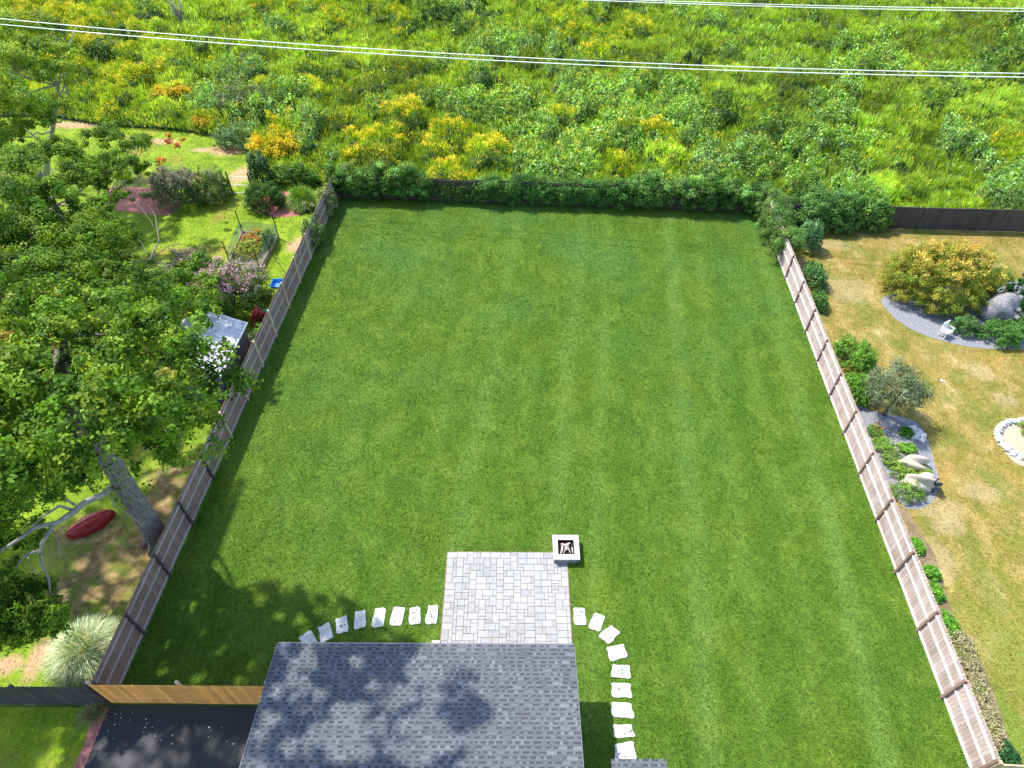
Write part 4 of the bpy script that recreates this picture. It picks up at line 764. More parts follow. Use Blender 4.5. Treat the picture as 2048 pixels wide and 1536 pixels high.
# shed
r0, r1, r2 = at(420, 619, 2.45), at(492, 644, 2.25), at(438, 752, 2.25); u = (r2-r1).normalized(); Ls = (r2-r1).length; vv = (r0-r1); vv -= u*vv.dot(u); W = 3.4; vv = vv.normalized()
shed = empty('garden_shed', r1+u*Ls/2+vv*W/2+Vector((0, 0, -2.25)), 'pale roofed garden shed with dark walls partly hidden under the maple', 'shed'); org = Vector((r1.x, r1.y, 0))
def sh(a, b_, z): p = org+u*a+vv*b_; return (p.x, p.y, z)
m = MB(); i0, i1, j0, j1 = .12, Ls-.12, .12, W-.12
m.add([sh(i0, j0, 0), sh(i1, j0, 0), sh(i1, j1, 0), sh(i0, j1, 0), sh(i0, j0, 2.2), sh(i1, j0, 2.2), sh(i1, j1, 2.2), sh(i0, j1, 2.2), sh(i0, W/2, 2.85), sh(i1, W/2, 2.85)], [(0, 1, 5, 4), (1, 2, 6, 9, 5), (2, 3, 7, 6), (3, 0, 4, 8, 7)]); m.build('wall', M['shedwall'], shed)
m = MB()
for s0, s1 in ((0, W/2), (W, W/2)):
    nr = int(Ls/.25)
    for k in range(nr):
        a0_, a1_ = k*Ls/nr, (k+1)*Ls/nr; am = (a0_+a1_)/2; z0, z1 = 2.24, 2.93
        m.add([sh(a0_, s0, z0), sh(am, s0, z0+.03), sh(am, s1, z1+.03), sh(a0_, s1, z1)], [(0, 1, 2, 3)]); m.add([sh(am, s0, z0+.03), sh(a1_, s0, z0), sh(a1_, s1, z1), sh(am, s1, z1+.03)], [(0, 1, 2, 3)])
m.build('roof', M['shedroof'], shed)
m = MB(); m.tube([sh(-.02, -.03, 2.19), sh(Ls+.02, -.03, 2.19)], .05, 8); m.build('gutter', M['white'], shed)
m = MB(); p0, p1 = sh(Ls-.12+.01, W/2-.5, .05), sh(Ls-.12+.01, W/2+.5, 2.0); m.add([sh(Ls-.09, W/2-.5, .05), sh(Ls-.09, W/2+.5, .05), sh(Ls-.09, W/2+.5, 2.), sh(Ls-.09, W/2-.5, 2.), sh(Ls-.13, W/2-.5, .05), sh(Ls-.13, W/2+.5, .05), sh(Ls-.13, W/2+.5, 2.), sh(Ls-.13, W/2-.5, 2.)], [(0, 1, 2, 3), (0, 4, 5, 1), (1, 5, 6, 2), (2, 6, 7, 3), (3, 7, 4, 0)]); m.build('door', M['fascia'], shed)
# red hull under the maple
h0, h1 = at(128, 1068, .3), at(226, 1018, .3); d = (h1-h0); Lh = d.length; d.normalize(); nv = Vector((-d.y, d.x, 0)); can = empty('upturned_canoe', (h0+h1)/2*1.0-Vector((0, 0, .3)), 'red upturned canoe lying in the shade of the big maple', 'canoe'); m = MB(); vs = []; fs_ = []
for i in range(17):
    t = i/16; s = math.sin(math.pi*t)**.6; wv = .48*s+.01; hh_ = .20+.24*s
    for k in range(9):
        a_ = math.pi*k/8; p = h0+d*(Lh*t)+nv*(math.cos(a_)*wv); vs.append((p.x, p.y, .02+math.sin(a_)**.8*hh_))
for i in range(16):
    for k in range(8): fs_.append((i*9+k, i*9+k+1, (i+1)*9+k+1, (i+1)*9+k))
m.add(vs, fs_); m.build('hull', M['red_p'], can, True); m = MB(); m.tube([h0+d*(Lh*t)+Vector((0, 0, -.3+.03+.20+.24*math.sin(math.pi*t)**.6)) for t in np.linspace(.03, .97, 12)], .02, 6); m.build('keel', M['red_p'], can)
# variegated grass and lower left bits
q = at(168, 1335); grass_clump('ornamental_grass', 'large cream striped ornamental grass by the lower left fence corner', (q.x-.05, q.y+.50), 1.25, 1.35, 2800, [(.50, .56, .36), (.66, .66, .50), (.26, .38, .20), (.60, .62, .44), (.16, .28, .12)], .014)
q = at(190, 1430); grass_clump('weed_clump', 'dry weeds at the foot of the dark fence beside the driveway', (q.x, q.y), .55, .6, 320, [(.30, .26, .15), (.22, .19, .11), (.20, .24, .10)], .010, cat='weeds')
for k in range(26):
    a = at(rng.uniform(205, 480), rng.uniform(1425, 1490), .014)
    if a.x > -14.3 and a.x < -8.7:
        m = MB(); t = rng.random()*6.28; s = rng.uniform(.012, .026); m.add([(a.x+math.cos(t+j*1.257)*s*(1 if j % 2 else .7), a.y+math.sin(t+j*1.257)*s, .016+.006*(j % 2)) for j in range(5)], [(0, 1, 2, 3, 4)]); tag(m.build('fallen_petal', M['white']), 'tiny pale fleck lying on the dark driveway', 'litter', 'pale flecks on the driveway')
# ---- right yard
q = at(1866, 585); shrub('large_shrub', 'huge yellow and orange tinged rounded shrub in the gravel bed', 'shrub', (q.x, q.y), (3.35, 2.7, 3.35), 60000, .08, [(.19, .25, .03), (.29, .32, .04), (.13, .19, .025), (.36, .34, .05), (.24, .28, .035)], nclump=18, flowers=([(.54, .42, .08), (.60, .52, .10), (.48, .31, .08)], 620, .6), fsize=.075, sub=.30)
q = at(2044, 614); shrub('clipped_shrub', 'dark green clipped dome shrub at the right border', 'shrub', (q.x, q.y), (1.3, 1.3, 2.5), 6500, .09, [(.015, .075, .02), (.022, .10, .028), (.03, .13, .035)], nclump=8, sub=.25, cjit=.06)
q = at(1985, 572); shrub('shrub', 'loose green shrub between the huge yellow shrub and the clipped dome', 'shrub', (q.x, q.y), (.95, .8, 1.3), 2000, .09, G_mid+[(.16, .26, .04)], nclump=6)
q = at(1926, 662); shrub('shrub', 'small rounded green shrub right of the white chair', 'shrub', (q.x, q.y), (.85, .75, 1.1), 2600, .085, [(.07, .16, .035), (.10, .21, .05), (.14, .27, .08)], nclump=6)
q = at(1998, 678); shrub('shrub', 'wide green shrub in front of the boulder', 'shrub', (q.x, q.y), (1.25, 1.0, 1.35), 4200, .085, [(.06, .17, .03), (.09, .22, .04), (.13, .28, .06)], nclump=8)
q = at(2060, 660); shrub('shrub', 'green shrub cut off by the right border beside the wide one', 'shrub', (q.x, q.y), (1.0, .9, 1.2), 2600, .085, [(.06, .17, .03), (.10, .24, .045)], nclump=6)
def rock(label, c, r, mat='boulder', seed=1, name='boulder', z=.35, group=None):
    m = MB(); m.blob((c[0], c[1], r[2]*z), r, seed, .26, 30, 18, 0.0); o = m.build(name, M[mat], None, True); return tag(o, label, 'rock', group)
q = at(1987, 634); rock('large rounded grey boulder in the gravel bed', (q.x, q.y), (.95, .75, 1.15), 'boulder', 3)
q2 = at(2001, 581, 1.45); ring = empty('ring_ornament', (q2.x, q2.y, 1.3), 'small white ring shaped bird ornament behind the boulder', 'garden ornament'); m = MB(); m.tube([(q2.x+math.cos(a)*.16, q2.y, 1.5+math.sin(a)*.16) for a in np.linspace(0, 6.283, 17)], .035, 6); m.build('ring', M['white'], ring, True); m = MB(); m.tube([(q2.x, q2.y, .02), (q2.x, q2.y, 1.34)], .02, 6); m.build('stake', M['metal'], ring)
m = MB(); m.blob((q2.x+.10, q2.y, 1.70), (.10, .06, .06), 5, .1, 10, 6); m.build('bird', M['log'], ring, True)
q = at(1963, 522); m = MB(); m.tube([(q.x, q.y, .004), (q.x, q.y, .05)], [.20, .19], 16); tag(m.build('white_disc', M['white']), 'small white disc lying on the dry grass behind the huge shrub', 'lid')
q = at(1884, 762); m = MB()
for k in range(5): m.blob((q.x+rng.uniform(-.12, .12), q.y+rng.uniform(-.1, .1), .03), (.05, .05, .04), k, .2, 8, 5)
tag(m.build('pale_stone', M['stone']), 'few pale stones on the dry grass above the ring bed', 'rock')
# white chair
q = at(1886, 672); ch = empty('garden_chair', (q.x, q.y, .01), 'white garden chair on the rim of the gravel bed', 'chair'); ca, sa = math.cos(.5), math.sin(.5)
def rp(x_, y_, z_): return (q.x+x_*ca-y_*sa, q.y+x_*sa+y_*ca, z_)
def rbox(m, a, b_):
    k0 = len(m.v); m.box(a, b_)
    for i in range(k0, k0+8): m.v[i] = rp(*m.v[i])
    return m
rbox(MB(), (-.25, -.23, .40), (.25, .23, .44)).build('seat', M['white'], ch); m = MB()
for k in range(4): rbox(m, (-.24+k*.125, .20, .46), (-.24+k*.125+.10, .235, .84))
rbox(m, (-.26, .195, .84), (.26, .24, .92)); m.build('backrest', M['white'], ch)
for a_, b_ in ((-.22, -.2), (.19, -.2), (-.22, .17), (.19, .17)): rbox(MB(), (a_, b_, .01), (a_+.04, b_+.04, .40)).build('leg', M['white'], ch)
for a_ in (-.27, .23): rbox(rbox(MB(), (a_, -.22, .60), (a_+.05, .20, .635)), (a_+.005, -.2, .44), (a_+.045, -.16, .60)).build('armrest', M['white'], ch)
# fence side planting, from far to near
rp_ = [
 ('big green vine mound covering the far right fence corner', (1648, 446), (3.0, 1.7, 2.7), 15000, .13, [(.07, .17, .035), (.10, .22, .05), (.14, .28, .07)], 0, 'climbing plant', 'vine_mound'),
 ('vine spilling forward over the dark fence left of its bare boards', (1726, 452), (1.9, 1.1, 2.3), 8000, .13, [(.09, .20, .035), (.13, .26, .05), (.17, .31, .06)], 0, 'climbing plant', 'vine_mound'),
 ('tall blue green sapling growing beside the fence corner', (1610, 495), (.8, .9, 2.3), 2200, .12, [(.08, .20, .08), (.12, .26, .11), (.16, .31, .14)], 0, 'shrub', 'shrub'),
 ('green shrub along the right fence below the sapling', (1622, 566), (.75, 1.1, 1.4), 2200, .11, [(.07, .18, .05), (.10, .23, .07)], 0, 'shrub', 'shrub'),
 ('low green shrub beside the fence above the bright bush', (1632, 612), (.6, .8, 1.0), 1500, .11, [(.08, .19, .04), (.12, .24, .05)], 0, 'shrub', 'shrub'),
 ('bright yellow green bush by the fence above the grey weeping tree', (1700, 722), (1.1, 1.3, 1.5), 4000, .10, [(.14, .29, .03), (.20, .36, .05), (.10, .22, .03)], 0, 'shrub', 'shrub'),
 ('bright green bush between fence and grey weeping tree', (1712, 790), (1.0, 1.0, 1.4), 3000, .10, [(.11, .26, .03), (.15, .31, .04)], 0, 'shrub', 'shrub')]
for lb, c, r, n, sz, pal, fl, cat, nme in rp_:
    q = at(*c); shrub(nme, lb, cat, (q.x, q.y), r, n, sz, pal)
# weeping grey green tree
q = at(1768, 830); wt = empty('weeping_tree', (q.x, q.y, 0), 'small weeping grey green tree over the gravel near the fence', 'tree'); cl = []
for k in range(13):
    a = 6.283*k/13+rng.uniform(-.2, .2); rr = rng.uniform(.55, 1.15); cl.append((q.x+math.cos(a)*rr*1.05, q.y+math.sin(a)*rr, rng.uniform(1.2, 2.2), .65, .65, .8))
cl += [(q.x, q.y, 2.5, .95, .95, .55), (q.x-.2, q.y+.3, 2.2, .9, .8, .7)]
put_leaves('crown', clump_leaves(cl, 13000, .085, [(.10, .135, .06), (.135, .175, .085), (.075, .10, .045), (.17, .21, .11)], cjit=.12), wt, 'needle', .5)
m = MB(); m.tube([(q.x, q.y, 0), (q.x+.05, q.y, .9), (q.x-.05, q.y+.05, 1.9)], [.10, .08, .05], 9, wob=.2)
for k in range(7): a = k*.9; m.tube([(q.x, q.y, 1.4), (q.x+math.cos(a)*.6, q.y+math.sin(a)*.6, 2.3), (q.x+math.cos(a)*1.2, q.y+math.sin(a)*1.2, 1.7)], [.045, .03, .01], 5)
m.build('trunk', M['bark'], wt, True)
for k, (x_, y_, r_) in enumerate(((1824, 860, .24), (1835, 867, .23), (1845, 873, .18), (1829, 876, .18), (1843, 881, .17), (1796, 852, .07), (1792, 861, .06))):
    p = at(x_, y_); rock(['leftmost large white stone of the cluster on the gravel', 'white stone in the middle of the cluster on the gravel', 'upper right white stone of the cluster on the gravel', 'lower left white stone of the cluster on the gravel', 'lower right white stone of the cluster on the gravel', 'tiny white stone under the weeping tree, upper of two', 'tiny white stone under the weeping tree, lower of two'][k], (p.x, p.y), (r_, r_*.85, r_*.8), 'stone', 20+k, 'white_stone', group='white stones in the fence bed')
pl = [('round bright green tuft left of the white stones', (1811, 868), (.34, .32, .40), [(.07, .25, .02), (.11, .32, .03)]), ('lime green tuft below the white stones', (1812, 900), (.5, .36, .38), [(.17, .37, .04), (.23, .43, .06)]), ('green plant with an orange bloom by the fence above the lime one', (1748, 868), (.38, .45, .5), [(.12, .28, .04), (.16, .33, .06)]),
      ('lime green plant against the fence beside the second post below the tree', (1765, 896), (.55, .55, .6), [(.20, .38, .05), (.26, .43, .08)]), ('pale green plant by the fence above the tan boulder', (1782, 922), (.5, .5, .5), [(.24, .34, .10), (.18, .28, .07)]), ('lime green bush spilling over the tan boulder', (1800, 945), (.75, .6, .7), [(.22, .39, .05), (.29, .44, .08), (.15, .28, .04)]),
      ('yellow green tuft on the right shoulder of the pale boulder', (1842, 945), (.45, .3, .4), [(.30, .44, .08), (.24, .38, .06)]), ('mid green bush in front of the pale boulder by the fence', (1812, 990), (.85, .6, .75), [(.15, .30, .04), (.22, .38, .06), (.11, .22, .03)]),
      ('bright green plant at the fence foot beside the bare patch', (1832, 1095), (.3, .42, .45), [(.14, .38, .03), (.20, .44, .05)]), ('second bright green plant down the fence foot', (1860, 1148), (.38, .36, .42), [(.13, .36, .03), (.18, .42, .05)]), ('third bright green plant down the fence foot', (1868, 1188), (.34, .42, .42), [(.12, .34, .03), (.17, .40, .04)]), ('long bright green plant above the sedum row', (1895, 1250), (.36, .62, .42), [(.15, .38, .04), (.21, .44, .06)]),
      ('dark green plant at the lower end of the sedum row', (2010, 1510), (.35, .5, .5), [(.03, .12, .04), (.05, .16, .05)])]
for lb, c, r, pal in pl:
    q = at(*c); shrub('border_plant', lb, 'plant', (q.x, q.y), r, 1500, .062, pal, nclump=6, group='plants along the right fence', stems=3, flowers=([(.60, .25, .05)], 8, .2) if 'orange' in lb else None)
for k in range(9):
    t = k/8; p = at(1918+t*72, 1285+t*200); pal = [[(.30, .33, .14), (.38, .38, .20)], [(.24, .32, .09), (.32, .38, .12)], [(.34, .32, .17), (.27, .28, .12)]][k % 3]
    shrub('sedum', f'pale sedum clump, {ordn[k]} from the top of the row beside the lower right fence', 'plant', (p.x, p.y), (.38, .36, .42), 900, .06, pal, nclump=6, group='sedum clumps along the lower right fence', stems=3, flowers=([(.46, .40, .28)], 40, .3), fsize=.05)
q = at(1822, 935); rock('tan boulder under the lime green bush by the right fence', (q.x, q.y+.05), (.75, .35, .5), 'boulder_t', 8)
q = at(1835, 972); rock('pale boulder between two green bushes by the right fence', (q.x, q.y), (.8, .4, .6), 'boulder_t', 9)
q = at(1858, 985); orn = empty('metal_ornament', (q.x, q.y, 0), 'black metal heron ornament on thin legs at the gravel edge', 'garden ornament'); m = MB()
m.blob((q.x+.15, q.y+.02, .62), (.20, .07, .12), 2, .05, 12, 8); m.build('body', M['metal'], orn, True); m = MB(); m.tube([(q.x+.0, q.y+.02, .66), (q.x-.10, q.y+.02, .85), (q.x-.03, q.y+.02, 1.05), (q.x-.20, q.y+.02, 1.08)], [.035, .022, .03, .008], 7); m.build('neck', M['metal'], orn, True)
for dx in (.1, .18): m = MB(); m.tube([(q.x+dx, q.y+.02, .55), (q.x+dx+.02, q.y+.02, 0)], .012, 5); m.build('leg', M['metal'], orn)
# ring bed of white edging stones on the right border
for k in range(17):
    a = -1.25+math.pi*1.25+.21*k*1.0; c = at(2070, 885); p = Vector((c.x+math.cos(a-1.9)*1.72*1.0, c.y+math.sin(a-1.9)*1.35, 0))
    u_, v_ = project(np.array([[p.x, p.y, 0]]))
    if u_[0] < 2075: rock(f'pale edging stone, {["first","second","third","fourth","fifth","sixth","seventh","eighth","ninth","tenth","eleventh","twelfth","thirteenth","fourteenth","fifteenth","sixteenth","seventeenth"][k]} round the bed at the right border', (p.x, p.y), (.19, .15, .15), 'stone', 60+k, 'edging_stone', .3, group='edging stones of the round bed')
q = at(2062, 862); shrub('border_plant', 'low green plant inside the stone ringed bed at the right border', 'plant', (q.x, q.y), (.7, .6, .5), 1400, .07, [(.16, .28, .05), (.24, .33, .08)], nclump=6)

# ================================================================ VINES ON THE BACK FENCE
def hedge(label, A, B, depth, h, n, pal, size=.12, low=.25, name='fence_vines', cat='climbing plant'):
    A = np.array(A, float); B = np.array(B, float); L = np.linalg.norm(B-A); u = (B-A)/L; v = np.array([-u[1], u[0]]); k = max(3, int(L/.52)); cl = []
    for i in range(k):
        t = (i+.5)/k+rng.uniform(-.25, .25)/k; hh = h*rng.uniform(.74, 1.14); p = A+(B-A)*t+v*rng.uniform(-.08, .40)*depth
        cl.append((p[0], p[1], hh-.28, .62, .5*depth, .42)); 
        q = A+(B-A)*t+v*(-.20*depth); cl.append((q[0], q[1], hh*rng.uniform(.50, .68), .46, .22*depth, .5))
        if rng.random() < .8: cl.append((q[0]+rng.uniform(-.3, .3), q[1], hh*rng.uniform(.20, .34), .46, .2*depth, .40)); cl.append((q[0]+rng.uniform(-.4, .4), q[1]-.05, hh*rng.uniform(.36, .5), .42, .2*depth, .38))
        if rng.random() < .7: q = A+(B-A)*t+v*(.55*depth); cl.append((q[0], q[1], hh*.55, .6, .5*depth, .5))
    o = empty(name, ((A[0]+B[0])/2, (A[1]+B[1])/2, 0), label, cat)
    put_leaves('foliage', clump_leaves(cl, int(n*1.35), size*.80, pal, nsub=9, sub=.62, cjit=.28, jit=.24), o)
    m = MB()
    for i in range(int(L/.45)):
        t = rng.random(); p = A+(B-A)*t-v*.12*depth; m.tube([(p[0], p[1], 0), (p[0]+rng.uniform(-.2, .2), p[1]-.03, h*.5), (p[0]+rng.uniform(-.4, .4), p[1], h*.9)], [.016, .012, .008], 4)
    m.build('stem', M['stem'], o); return o
VG = [(.045, .12, .016), (.08, .19, .026), (.12, .25, .04), (.20, .35, .08)]
bl = lambda x: 41.95+(40.35-41.95)*(x+12.5)/29.8
hedge('dark leafy vines over the left end of the back fence', (-13.0, bl(-13)), (-6.2, bl(-6.2)), 1.3, 2.45, 30000, VG, .13)
hedge('thin sunlit vines on the low stretch of the back fence', (-6.2, bl(-6.2)), (-2.6, bl(-2.6)), .7, 1.6, 6500, [(.11, .20, .035), (.16, .27, .05), (.08, .15, .03)], .11)
hedge('leafy vines over the middle of the back fence', (-2.6, bl(-2.6)), (7.5, bl(7.5)), 1.1, 2.0, 34000, [(.055, .145, .028), (.08, .19, .038), (.11, .24, .05), (.14, .28, .06)], .13)
hedge('thick vines over the right end of the back fence', (7.5, bl(7.5)), (17.2, bl(17.2)), 1.35, 2.2, 40000, VG+[(.14, .27, .07)], .13)
hedge('small leaved vine blanket wrapped over the far end of the right fence', (RX(40.4), 40.6), (RX(34.2), 34.2), 1.25, 2.2, 26000, [(.10, .20, .045), (.14, .26, .06), (.18, .31, .08), (.08, .16, .035)], .11)

# ================================================================ TREES
lit_spots = [(*tuple(at(a, b_, 3.))[:2], r/62) for a, b_, r in [(603, 1314, 27), (581, 1358, 17), (559, 1378, 17), (709, 1314, 18), (832, 1331, 30), (862, 1306, 17), (805, 1393, 27), (867, 1402, 24), (700, 1437, 36), (682, 1481, 42), (726, 1507, 30), (546, 1446, 22), (590, 1503, 20), (638, 1480, 22), (761, 1455, 18), (840, 1459, 36), (880, 1492, 40), (832, 1516, 30), (640, 1390, 16), (745, 1370, 15)]]
ground_spots = [(*tuple(at(a, b_, 0.))[:2], r) for a, b_, r in [(318, 1335, .35), (450, 1300, .3), (505, 1240, .3), (440, 1228, .25), (400, 1362, .3), (560, 1232, .25), (350, 1250, .2), (500, 1330, .22), (300, 1290, .15), (230, 1140, .5), (190, 1190, .4), (290, 1120, .35), (160, 1130, .3), (250, 1190, .3), (120, 1200, .4), (330, 1010, .4), (300, 960, .4), (360, 960, .35), (420, 1300, .22), (470, 1200, .2), (380, 1215, .25), (330, 1290, .2), (540, 1275, .2), (290, 1345, .2), (480, 1365, .25), (410, 1265, .16), (365, 1180, .2), (520, 1200, .25), (600, 1240, .25)]]
sunny = px((-60, 1262), (120, 1250), (240, 1225), (262, 1300), (225, 1365), (-60, 1365))
def lit_lawn(P):
    """True where a leaf would throw its shade on lawn, patio or roof that the sun reaches"""
    X, Y, Z = P[:, 0], P[:, 1], P[:, 2]; sx, sy = X+.53*Z, Y-.40*Z
    ylim = np.interp(sx, [-13, -10.2, -9, -8, -7, -5.5, -4.8, -3.4, -3], [11.6, 12.6, 12.7, 12.0, 12.1, 11.3, 10.7, 10.1, 8.0])
    lawn = (sx > -12.6+.05*(sy-9.8)) & (sy > ylim)
    rx, ry = X+.53*(Z-3), Y-.40*(Z-3); wob = .5*np.sin(ry*2.1)+.3*np.sin(ry*5); roof = (ry < 8.9) & (rx > -1.0+wob)
    hole = np.zeros(len(P), bool)
    for a, b_, r in ground_spots: hole |= (sx-a)**2+(sy-b_)**2 < r*r*(1+.5*np.sin(3*np.arctan2(sy-b_, sx-a)+a*5))
    for a, b_, r in lit_spots: hole |= (rx-a)**2+(ry-b_)**2 < r*r*(1+.5*np.sin(3*np.arctan2(ry-b_, rx-a)+a*5))
    zx, zy = X+.53*(Z-.5), Y-.4*(Z-.5)
    return lawn | roof | hole | inpoly(zx, zy, sunny)
def limb(m, a, b_, r0, r1, sag=0., n=7, wob=.12, side=0., k=6):
    a, b_ = Vector(a), Vector(b_); d = b_-a; s = d.cross(Vector((0, 0, 1))).normalized() if abs(d.normalized().z) < .98 else Vector((1, 0, 0)); P = []
    for i in range(k+1):
        t = i/k; P.append(a+d*t+Vector((0, 0, sag*math.sin(math.pi*t)))+s*(side*math.sin(math.pi*t))+Vector((random.uniform(-1, 1), random.uniform(-1, 1), random.uniform(-1, 1)))*wob*d.length*.12*(0 < i < k))
    m.tube(P, [r0+(r1-r0)*(i/k)**.8 for i in range(k+1)], n, wob=.12); return P
def tree(name, label, trunkpts, trunkr, clumps, n, size, pal, bark='bark', keep=None, cpal=None, sub=.40, nsub=16, twigs=True, group=None):
    o = empty(name, trunkpts[0], label, 'tree', group); m = MB(); m.tube(trunkpts, trunkr, 14, wob=.10)
    # root flare
    b0 = Vector(trunkpts[0])
    for k in range(6): a = k*1.05+.3; m.tube([b0+Vector((math.cos(a)*trunkr[0]*1.5, math.sin(a)*trunkr[0]*1.5, -.02)), b0+Vector((math.cos(a)*trunkr[0]*.8, math.sin(a)*trunkr[0]*.8, .35)), b0+Vector((math.cos(a)*trunkr[0]*.4, math.sin(a)*trunkr[0]*.4, 1.2))], [trunkr[0]*.35, trunkr[0]*.4, trunkr[0]*.2], 6)
    m.build('trunk', M[bark], o, True); tp = [Vector(p) for p in trunkpts]
    for c in clumps:
        C_ = Vector(c[:3]); zt = max(min(C_.z-.25*((C_.xy-tp[0].xy).length)-.5, tp[-1].z), tp[0].z+(tp[-1].z-tp[0].z)*.3)
        for i in range(len(tp)-1):
            if tp[i].z <= zt <= tp[i+1].z+1e-6: f = (zt-tp[i].z)/max(tp[i+1].z-tp[i].z, 1e-6); src = tp[i].lerp(tp[i+1], f); break
        else: src = tp[-1]
        if C_.z < 7.2 and trunkr[0] > .4: continue
        if random.random() < .45 and len(clumps) > 60: continue
        if keep is not None and keep(np.array([c[:3]])+rng.normal(size=(60, 3))*np.array([c[3]*.5, c[4]*.5, c[5]*.5])).mean() < .75: continue
        if lit_lawn(np.array([tuple(src.lerp(C_, f_)) for f_ in (.35, .55, .75, .9, 1.)])).any(): continue
        lm = MB(); L = (C_-src).length; P = limb(lm, src, C_, max(.03, min(trunkr[0]*.24, L*.013+.025)), .015, sag=-L*.06, side=random.uniform(-.1, .1)*L, wob=.35)
        if twigs:
            for k in range(5):
                e = C_+Vector((random.uniform(-1, 1)*c[3], random.uniform(-1, 1)*c[4], random.uniform(-.6, .9)*c[5]))*.8
                if lit_lawn(np.array([tuple(e)]))[0]: continue
                limb(lm, P[3+k % 3], e, .022, .006, k=3, n=4, wob=.5)
        lm.build('limb', M[bark], o, True)
    P, Nn, Cc, sz = clump_leaves(clumps, n, size, pal, sub=sub, nsub=nsub)
    if keep is not None: k = keep(P); P, Nn, Cc, sz = P[k], Nn[k], Cc[k], sz[k]
    npmesh('crown', leaf_verts(P, Nn, sz, .72), 4, Cc.clip(0, 1), M['leaf'], o); return o, P
MAPLE = [(.062, .145, .009), (.095, .20, .012), (.14, .265, .018), (.045, .11, .008), (.20, .31, .026)]
# the big maple: each bough given by the sight line it closes and its height
def cl(px_, py_, z, r, rz=None): p = at(px_, py_, z); return (p.x, p.y, p.z, r, r, rz or r*.72)
big = []; crown_px = [(-120, 560), (30, 585), (120, 570), (230, 590), (330, 585), (388, 600), (428, 680), (440, 760), (426, 840), (410, 895), (370, 920), (330, 925), (262, 930), (200, 945), (120, 965), (40, 1010), (-120, 1060)]
def layer(step, z0, z1, r0, r1, seed):
    g = random.Random(seed); out = []
    for ix in range(-120, 480, step):
        for iy in range(540, 1080, step):
            a, b_ = ix+g.uniform(-.4, .4)*step, iy+g.uniform(-.4, .4)*step
            if not inpoly(np.array([a]), np.array([b_]), crown_px)[0]: continue
            for _ in range(8):
                z = g.uniform(z0, z1); c = cl(a, b_, z, g.uniform(r0, r1)); P = np.array([[c[0], c[1], c[2]]])
                if not lit_lawn(P)[0]: out.append(c); break
    return out
big += layer(66, 13.2, 15.6, .65, 1.0, 3)+layer(70, 9.2, 12.2, .9, 1.25, 4)
g_ = random.Random(12)
for k in range(150):                                              # the far half of the crown, west of the view
    a = g_.uniform(0, 6.283); rr = g_.uniform(.35, 1)**.5; c = (-20.5+math.cos(a)*8.5*rr, 14.5+math.sin(a)*7.5*rr, 11.8+g_.uniform(-2.4, 2.8)*math.sqrt(max(0, 1.15-rr*rr)))
    u_, v_ = project(np.array([c]))
    if u_[0] < 20 and not lit_lawn(np.array([c]))[0]: big.append((*c, g_.uniform(1.0, 1.4), g_.uniform(1.0, 1.4), .95))
for (a, b_, z, r) in [(20, 1120, 3.6, .9), (-30, 1180, 4, 1.2), (45, 1205, 4.3, .9), (10, 1245, 4.5, .8), (100, 1225, 4.4, .55), (60, 1240, 4.4, .6), (-60, 1250, 5, 1.2), (-90, 1100, 6, 1.6), (10, 1040, 4.2, .9), (60, 985, 5.2, .8), (30, 1180, 4.2, .7), (130, 980, 6.2, .6), (190, 960, 6.5, .6), (245, 1005, 5.5, .35), (95, 1150, 3.2, .35), (60, 1080, 3.4, .6)]: big.append(cl(a, b_, z, r))
low_px = [(-80, 990), (60, 1000), (85, 1060), (40, 1110), (60, 1160), (130, 1195), (142, 1250), (60, 1285), (-80, 1300)]
for ix in range(-70, 150, 34):
    for iy in range(990, 1300, 34):
        a_, b_ = ix+g_.uniform(-12, 12), iy+g_.uniform(-12, 12)
        if inpoly(np.array([a_]), np.array([b_]), low_px)[0]: big.append(cl(a_, b_, g_.uniform(3.0, 4.8), g_.uniform(.5, .75)))
tb = [at(322, 1082), at(296, 1045, 1.4), at(262, 990, 3.2), at(228, 935, 5.), at(190, 890, 6.4), at(155, 835, 8.0), at(135, 770, 9.6), at(121, 700, 11.2), at(118, 650, 12.4)]
gaps = [([(100, 685), (142, 680), (145, 750), (108, 752)], .97), ([(118, 812), (165, 808), (178, 868), (150, 880)], .9), ([(180, 880), (215, 868), (262, 935), (325, 1085), (285, 1080), (215, 975)], .93), ([(272, 945), (400, 930), (385, 990), (330, 1090), (280, 1090)], .86), ([(130, 985), (235, 985), (240, 1040), (200, 1200), (110, 1190), (140, 1080)], .90), ([(395, 628), (452, 640), (495, 660), (485, 730), (440, 745), (410, 690)], .35), ([(355, 600), (395, 596), (400, 640), (368, 655)], .8)]
def keepA(P):
    k = ~lit_lawn(P); u_, v_ = project(P)
    for poly, f in gaps: k &= ~(inpoly(u_, v_, poly) & (rng.random(len(P)) < f))
    return k
for L_, z in (((-12.6, 6.5), 12), ((-11.3, 6.9), 11.5), ((-10.2, 6.4), 12.5), ((-11.9, 5.6), 13), ((-10.8, 5.5), 12)): big.append((L_[0]-.53*z, L_[1]+.4*z, z, .75, .75, .5))
low_ = px((255, 1340), (300, 1200), (395, 1170), (480, 1185), (640, 1215), (560, 1285), (520, 1375), (260, 1375)); base_px = crown_px+[]
